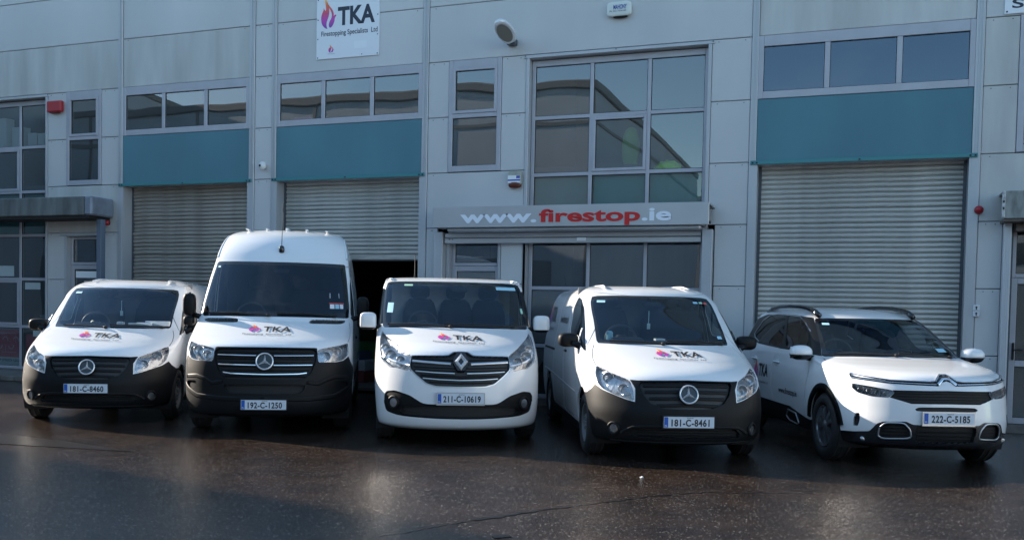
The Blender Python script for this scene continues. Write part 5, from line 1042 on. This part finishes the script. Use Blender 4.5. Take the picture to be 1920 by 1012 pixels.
def make_suv(loc,rz,label):
    b=CIT; t=thing('family_car',label,'car',loc,rz)
    ws=[(0,2.745),(.5,2.74),(.66,2.725),(.70,2.69),(.712,2.5),(.712,2.1),(.712,1.80),(.69,1.755),(.4,1.81),(0,1.835)]
    gl=[(0,2.68),(.5,2.675),(.61,2.66),(.65,2.62),(.655,2.45),(.645,2.1),(.64,1.93),(.60,1.88),(.4,1.91),(0,1.925)]
    ar=arch(b,.935,.405,.36); ar2=arch(b,3.665,.405,.36)
    strip=[(0,.905),(.026,.90),(.075,.798),(.116,.786),(.382,.792),(.60,.83),(.682,.858),(.70,.83),(.69,.775),(.386,.742),(.06,.730),(.03,.77),(0,.79)]
    head=rounded([(.685,.722),(.55,.706),(.376,.678),(.362,.652),(.40,.599),(.523,.600),(.64,.630),(.69,.675)],.2)
    gr=[(0,.687),(.374,.678),(.362,.652),(.395,.602),(.249,.547),(0,.552)]
    slot=rounded([(0,.522),(.20,.517),(.228,.495),(.215,.474),(0,.478)],.3)
    low=rounded([(0,.342),(.24,.338),(.29,.368),(.45,.355),(.50,.33),(.56,.245),(.70,.225),(.83,.215),(.98,.20),(.98,.0),(0,0)],.12)
    inta=rounded([(0,.32),(.215,.318),(.225,.27),(.215,.15),(0,.148)],.1)
    vent=rounded([(.494,.205),(.482,.29),(.435,.345),(.305,.352),(.262,.29),(.250,.195),(.46,.178)],.28)
    vslot=rounded([(.708,.285),(.700,.36),(.672,.42),(.636,.422),(.64,.36),(.662,.285)],.3)
    bon=[(0,.915),(.030,.908),(.08,.806),(.116,.795),(.382,.80),(.60,.84),(.682,.868),(.745,1.1),(.765,1.45),(.72,1.68),(.69,1.745),(.4,1.80),(0,1.828)]
    rwin=rounded([(4.62,2.25),(4.35,2.62),(3.9,2.79),(3.3,2.82),(2.50,2.83),(2.50,1.93),(3.98,2.00),(4.4,2.1)],.18)
    fwin=rounded([(2.34,1.95),(2.30,2.80),(1.86,2.77),(1.30,2.74),(.98,2.541),(.82,2.20),(.80,2.02),(1.04,1.92)],.18)
    srd=[(.705,2.735),(.75,2.75),(1.15,2.79),(1.9,2.845),(3.2,2.875),(4.4,2.82),(5.1,2.66),(5.2,2.2),(5.1,2.08),(4.7,2.02),(3.98,1.94),(2.46,1.88),(1.03,1.87),(.80,1.80),(.715,1.76)]
    chr_=gapline([(4.05,2.0),(4.45,2.10),(4.66,2.22),(4.42,2.62),(3.95,2.80),(3.3,2.835),(2.0,2.805),(1.3,2.765),(.97,2.58),(.85,2.38)],.017)
    clad=[(.83,.215),(.98,.20),(1.6,.22),(1.88,.236),(2.164,.272),(2.46,.315),(3.73,.318),(4.2,.30),(4.8,.32),(6.2,.34),(6.2,0),(.83,0)]
    fd=[b.side(v,z) for v,z in((1.50,.36),(1.47,.75),(1.40,1.06),(1.45,1.13),(1.55,1.20),(1.80,1.40),(2.10,1.55),(2.44,1.575),(2.58,1.35),(2.60,1.1),(2.66,.95),(2.68,.75),(2.62,.36))]
    rd=[b.side(v,z) for v,z in((2.66,.36),(2.72,.75),(2.70,.95),(2.64,1.1),(2.62,1.35),(2.48,1.575),(3.3,1.56),(3.75,1.45),(3.90,1.2),(3.75,.95),(3.40,.80),(3.22,.55),(3.2,.36))]
    regs=[dict(name='windscreen',poly=gl,mat=SCREEN,lift=-.002,wall=0),dict(name='windscreen_surround',poly=ws,mat=BLACKG,lift=-.001,wall=.006),
      dict(name='x',poly=ar,mat=BLACKM,skip=True),dict(name='x',poly=ar2,mat=BLACKM,skip=True),
      dict(name='headlight',poly=head,mat=REFLECT,lift=-.045,wall=.0001,split=True,cover=glass('smoked_lens',(.45,.47,.5),1.5)),
      dict(name='upper_grille_strip',poly=strip,mat=BLACKG,lift=-.012,wall=.0001),dict(name='grille',poly=gr,mat=BLACKM,lift=-.03,wall=.0001),
      dict(name='bonnet_slot',poly=slot,mat=BLACKM,lift=-.02,wall=.0001),dict(name='lower_intake',poly=inta,mat=BLACKM,lift=-.04,wall=.0001),
      dict(name='bumper_air_vent',poly=vent,mat=BLACKM,lift=-.03,wall=.0001,split=True),dict(name='bumper_slot',poly=vslot,mat=BLACKG,lift=-.02,wall=.0001,split=True),
      dict(name='bumper_insert',poly=low,mat=BLACKG,lift=.002,wall=.03),dict(name='side_cladding',poly=clad,mat=BLACKP,lift=.006,wall=.02,split=True),
      dict(name='window_trim',poly=chr_,mat=CHROME,lift=.004,wall=.01,split=True),dict(name='rear_side_window',poly=rwin,mat=PRIVACY,lift=-.003,wall=0,split=True),dict(name='front_side_window',poly=fwin,mat=SIDEGL,lift=-.003,wall=0,split=True),
      dict(name='window_surround',poly=srd,mat=PILLAR,lift=.0,wall=.004,split=True),
      shut(b,fd+[fd[0]]),shut(b,rd+[rd[0]],.0035),shut(b,[(.682,.868),(.745,1.1),(.765,1.45),(.72,1.68)],.005),
      dict(name='front_door',poly=fd,mat=WHITES,lift=0,wall=.01,split=True),dict(name='rear_door',poly=rd,mat=WHITES,lift=0,wall=.01,split=True),dict(name='bonnet',poly=bon,mat=WHITE,lift=0,wall=.02)]
    o=make_skin(b,t,regs,gx=(.05,.14)); headlight(b,t,o['headlight'],[(.62,.665,.03),(.55,.655,.032),(.48,.645,.032),(.42,.64,.03)],depth=.04)
    us=o['upper_grille_strip'][0]
    for sg in(1,-1):
        m2=MB(); sweep(m2,b,[(0,.893),(sg*.022,.889),(sg*.072,.787),(sg*.116,.777),(sg*.382,.781),(sg*.60,.818),(sg*.688,.846)],.013,.014,.0); m2.build('chrome_bar',us,CHROME,'angle')
        m2=MB(); sweep(m2,b,[(sg*.075,.745),(sg*.386,.756),(sg*.60,.776),(sg*.69,.785)],.009,.012,.0); m2.build('chrome_bar',us,CHROME,'angle')
        m2=MB(); sweep(m2,b,[(0,.815),(sg*.022,.81),(sg*.065,.745)],.026,.014,.004); m2.build('badge_chevron',us,CHROME,'angle')
        m2=MB(); sweep(m2,b,[(sg*.41,.79),(sg*.60,.812),(sg*.675,.83)],.018,.012,-.008); m2.build('daytime_light',us,mat('daytime_light_white',(.85,.87,.9),.2),True)
        vs=[ (sg*x,s) for x,s in rounded([(.494,.205),(.482,.29),(.435,.345),(.305,.352),(.262,.29),(.250,.195),(.46,.178)],.28)]
        m2=MB(); sweep(m2,b,vs+[vs[0]],.016,.014,-.002); m2.build('chrome_frame',o['bumper_air_vent'][0 if sg>0 else 1],SATIN,True)
        m2=MB()
        for s in(.22,.255,.29,.32): sweep(m2,b,[(sg*.28,s),(sg*.47,s-.01)],.008,.008,-.028)
        m2.build('vent_slats',o['bumper_air_vent'][0 if sg>0 else 1],BLACKP)
        fr=frame(b,sg*.618,.156); v,f=superell(fr[0]-fr[3]*.004,(.038,.012,.026),2.2,16,8); mesh('fog_light',v,f,t,REFLECT,True)
        # roof rails
        m2=MB(); zz=[(2.02,1.565),(2.14,1.61),(2.34,1.648),(2.6,1.67),(3.0,1.68),(3.4,1.672),(3.7,1.645),(3.92,1.595)]; m2.tube([(sg*(.60-.02*abs(i-3.5)/3.5),v_,z_) for i,(v_,z_) in enumerate(zz)],[.034,.034,.030,.028,.028,.028,.032,.030],10); m2.build('roof_rail',t,BLACKG,True)
        mirror(t,(sg*1.01,1.42,1.135),(.125,.10,.085),WHITEP,BLACKG,arm=((sg*.85,1.42,1.07),(sg*.95,1.42,1.08),.04),e=2.5,zsplit=-.15)
        for v_ in(2.52,3.45):
            m2=MB(); X,s=b.side(v_,.965,sg); P=b.pt(X,s); m2.box(P[0]-.005*sg,P[0]+.028*sg,v_-.10,v_+.10,.955,.985,bev=.012); hd=m2.build('door_handle',t,WHITEP)
            cup=MB(); sweep(cup,b,[b.side(v_-.055,.965,sg),b.side(v_+.055,.965,sg)],.085,.003,0,.02); cup.build('handle_recess',hd,mat('handle_shade',(.6,.61,.62),.3),True)
        arch_trim(b,t,.935,.43,.36,BLACKP,w=.075,h=.022,z0=.40); arch_trim(b,t,3.665,.43,.36,BLACKP,w=.075,h=.022,z0=.40)
        pts=[b.side(v,z,sg) for v,z in((1.72,.30),(1.78,.40),(2.05,.42),(2.14,.34),(2.05,.29),(1.80,.275),(1.72,.30))]; m2=MB(); sweep(m2,b,pts,.018,.014,.006); m2.build('air_bump_frame',t,SATIN,True)
    for s,x in((.66,.35),(.63,.35),(.60,.34),(.57,.27)): m2=MB(); sweep(m2,b,[(-x,s-.004),(0,s+.004),(x,s-.004)],.012,.010,-.024); m2.build('grille_slat',o['grille'][0],BLACKM)
    for s in(.18,.22,.26): m2=MB(); sweep(m2,b,[(-.20,s),(.20,s)],.012,.01,-.03); m2.build('intake_slat',o['lower_intake'][0],BLACKP)
    liners(t,.92,.41,.36,(.935,3.665)); add_wheels(t,.36,.23,'alloy',.925,.935,3.665,0)
    mb=MB(); mb.box(-.66,.66,.6,4.1,.20,.24); mb.build('underbody',t,BLACKM)
    wiper(t,b,[(-.03,1.84),(-.3,1.86),(-.56,1.84)]); wiper(t,b,[(.5,1.79),(.3,1.87),(.0,1.89)])
    interior(t,.70,1.10,1.52,.80,2.15,bulk=None,zroof=1.58,bench=False,zfl=.4); mirror_inside(t,2.0,1.46)
    s=MB(); s.box(-.6,.6,2.95,3.4,.62,.78,bev=.05); s.box(-.6,.6,3.35,3.5,.75,1.25,bev=.05); s.build('rear_seat',t,SEAT)
    decal(t,b,-.60,-.50,2.55,2.60,STB); decal(t,b,.44,.58,1.95,2.03,STB)
    vv=[]
    number_plate(t,b,.41,'222-C-5185',framed=True)
    side_logo(t,b,-1,3.42,.66,.58); side_text(t,b,-1,2.40,.60,.66,.075)
    return t
G1='identical white panel vans with black bumpers'
VP=dict(vito1=(-9.02513782,9.07283296,.49224951),spr=(-6.52989112,9.27606296,.49413998),ren=(-4.11979171,9.54820095,.47323344),vito2=(-1.57339448,9.50979075,.43358838),cit=(.89139708,10.28704195,.40183951))
def at(n): x,y,a=VP[n]; return (x,y,0),a
def vehicles():
    t,b,o=make_vito('white van with black bumper, plate 181-C-8460, first in the row at the left',*at('vito1'),'left','a',G1)
    bonnet_logo(t,b,-.363,.241,1.232,1.0,-.07,1.18); number_plate(t,b,.345,'181-C-8460')
    t,b,o=make_vito('white van with black bumper, plate 181-C-8461, between the other white van and the white car',*at('vito2'),'right','b',G1)
    bonnet_logo(t,b,-.237,.33,1.25,1.0,-.075,1.18); number_plate(t,b,.330,'181-C-8461'); side_logo(t,b,-1,4.78,1.28,.75); side_text(t,b,-1,3.42,1.40,.80,.11)
    make_sprinter(*at('spr'),'tall white high-roof van with chrome-barred grille, plate 192-C-1250')
    make_trafic(*at('ren'),'white van with white bumper and white door mirrors, plate 211-C-10619, lozenge badge')
    make_suv(*at('cit'),'white family car with black roof rails, plate 222-C-5185, at the right end of the row')
vehicles()
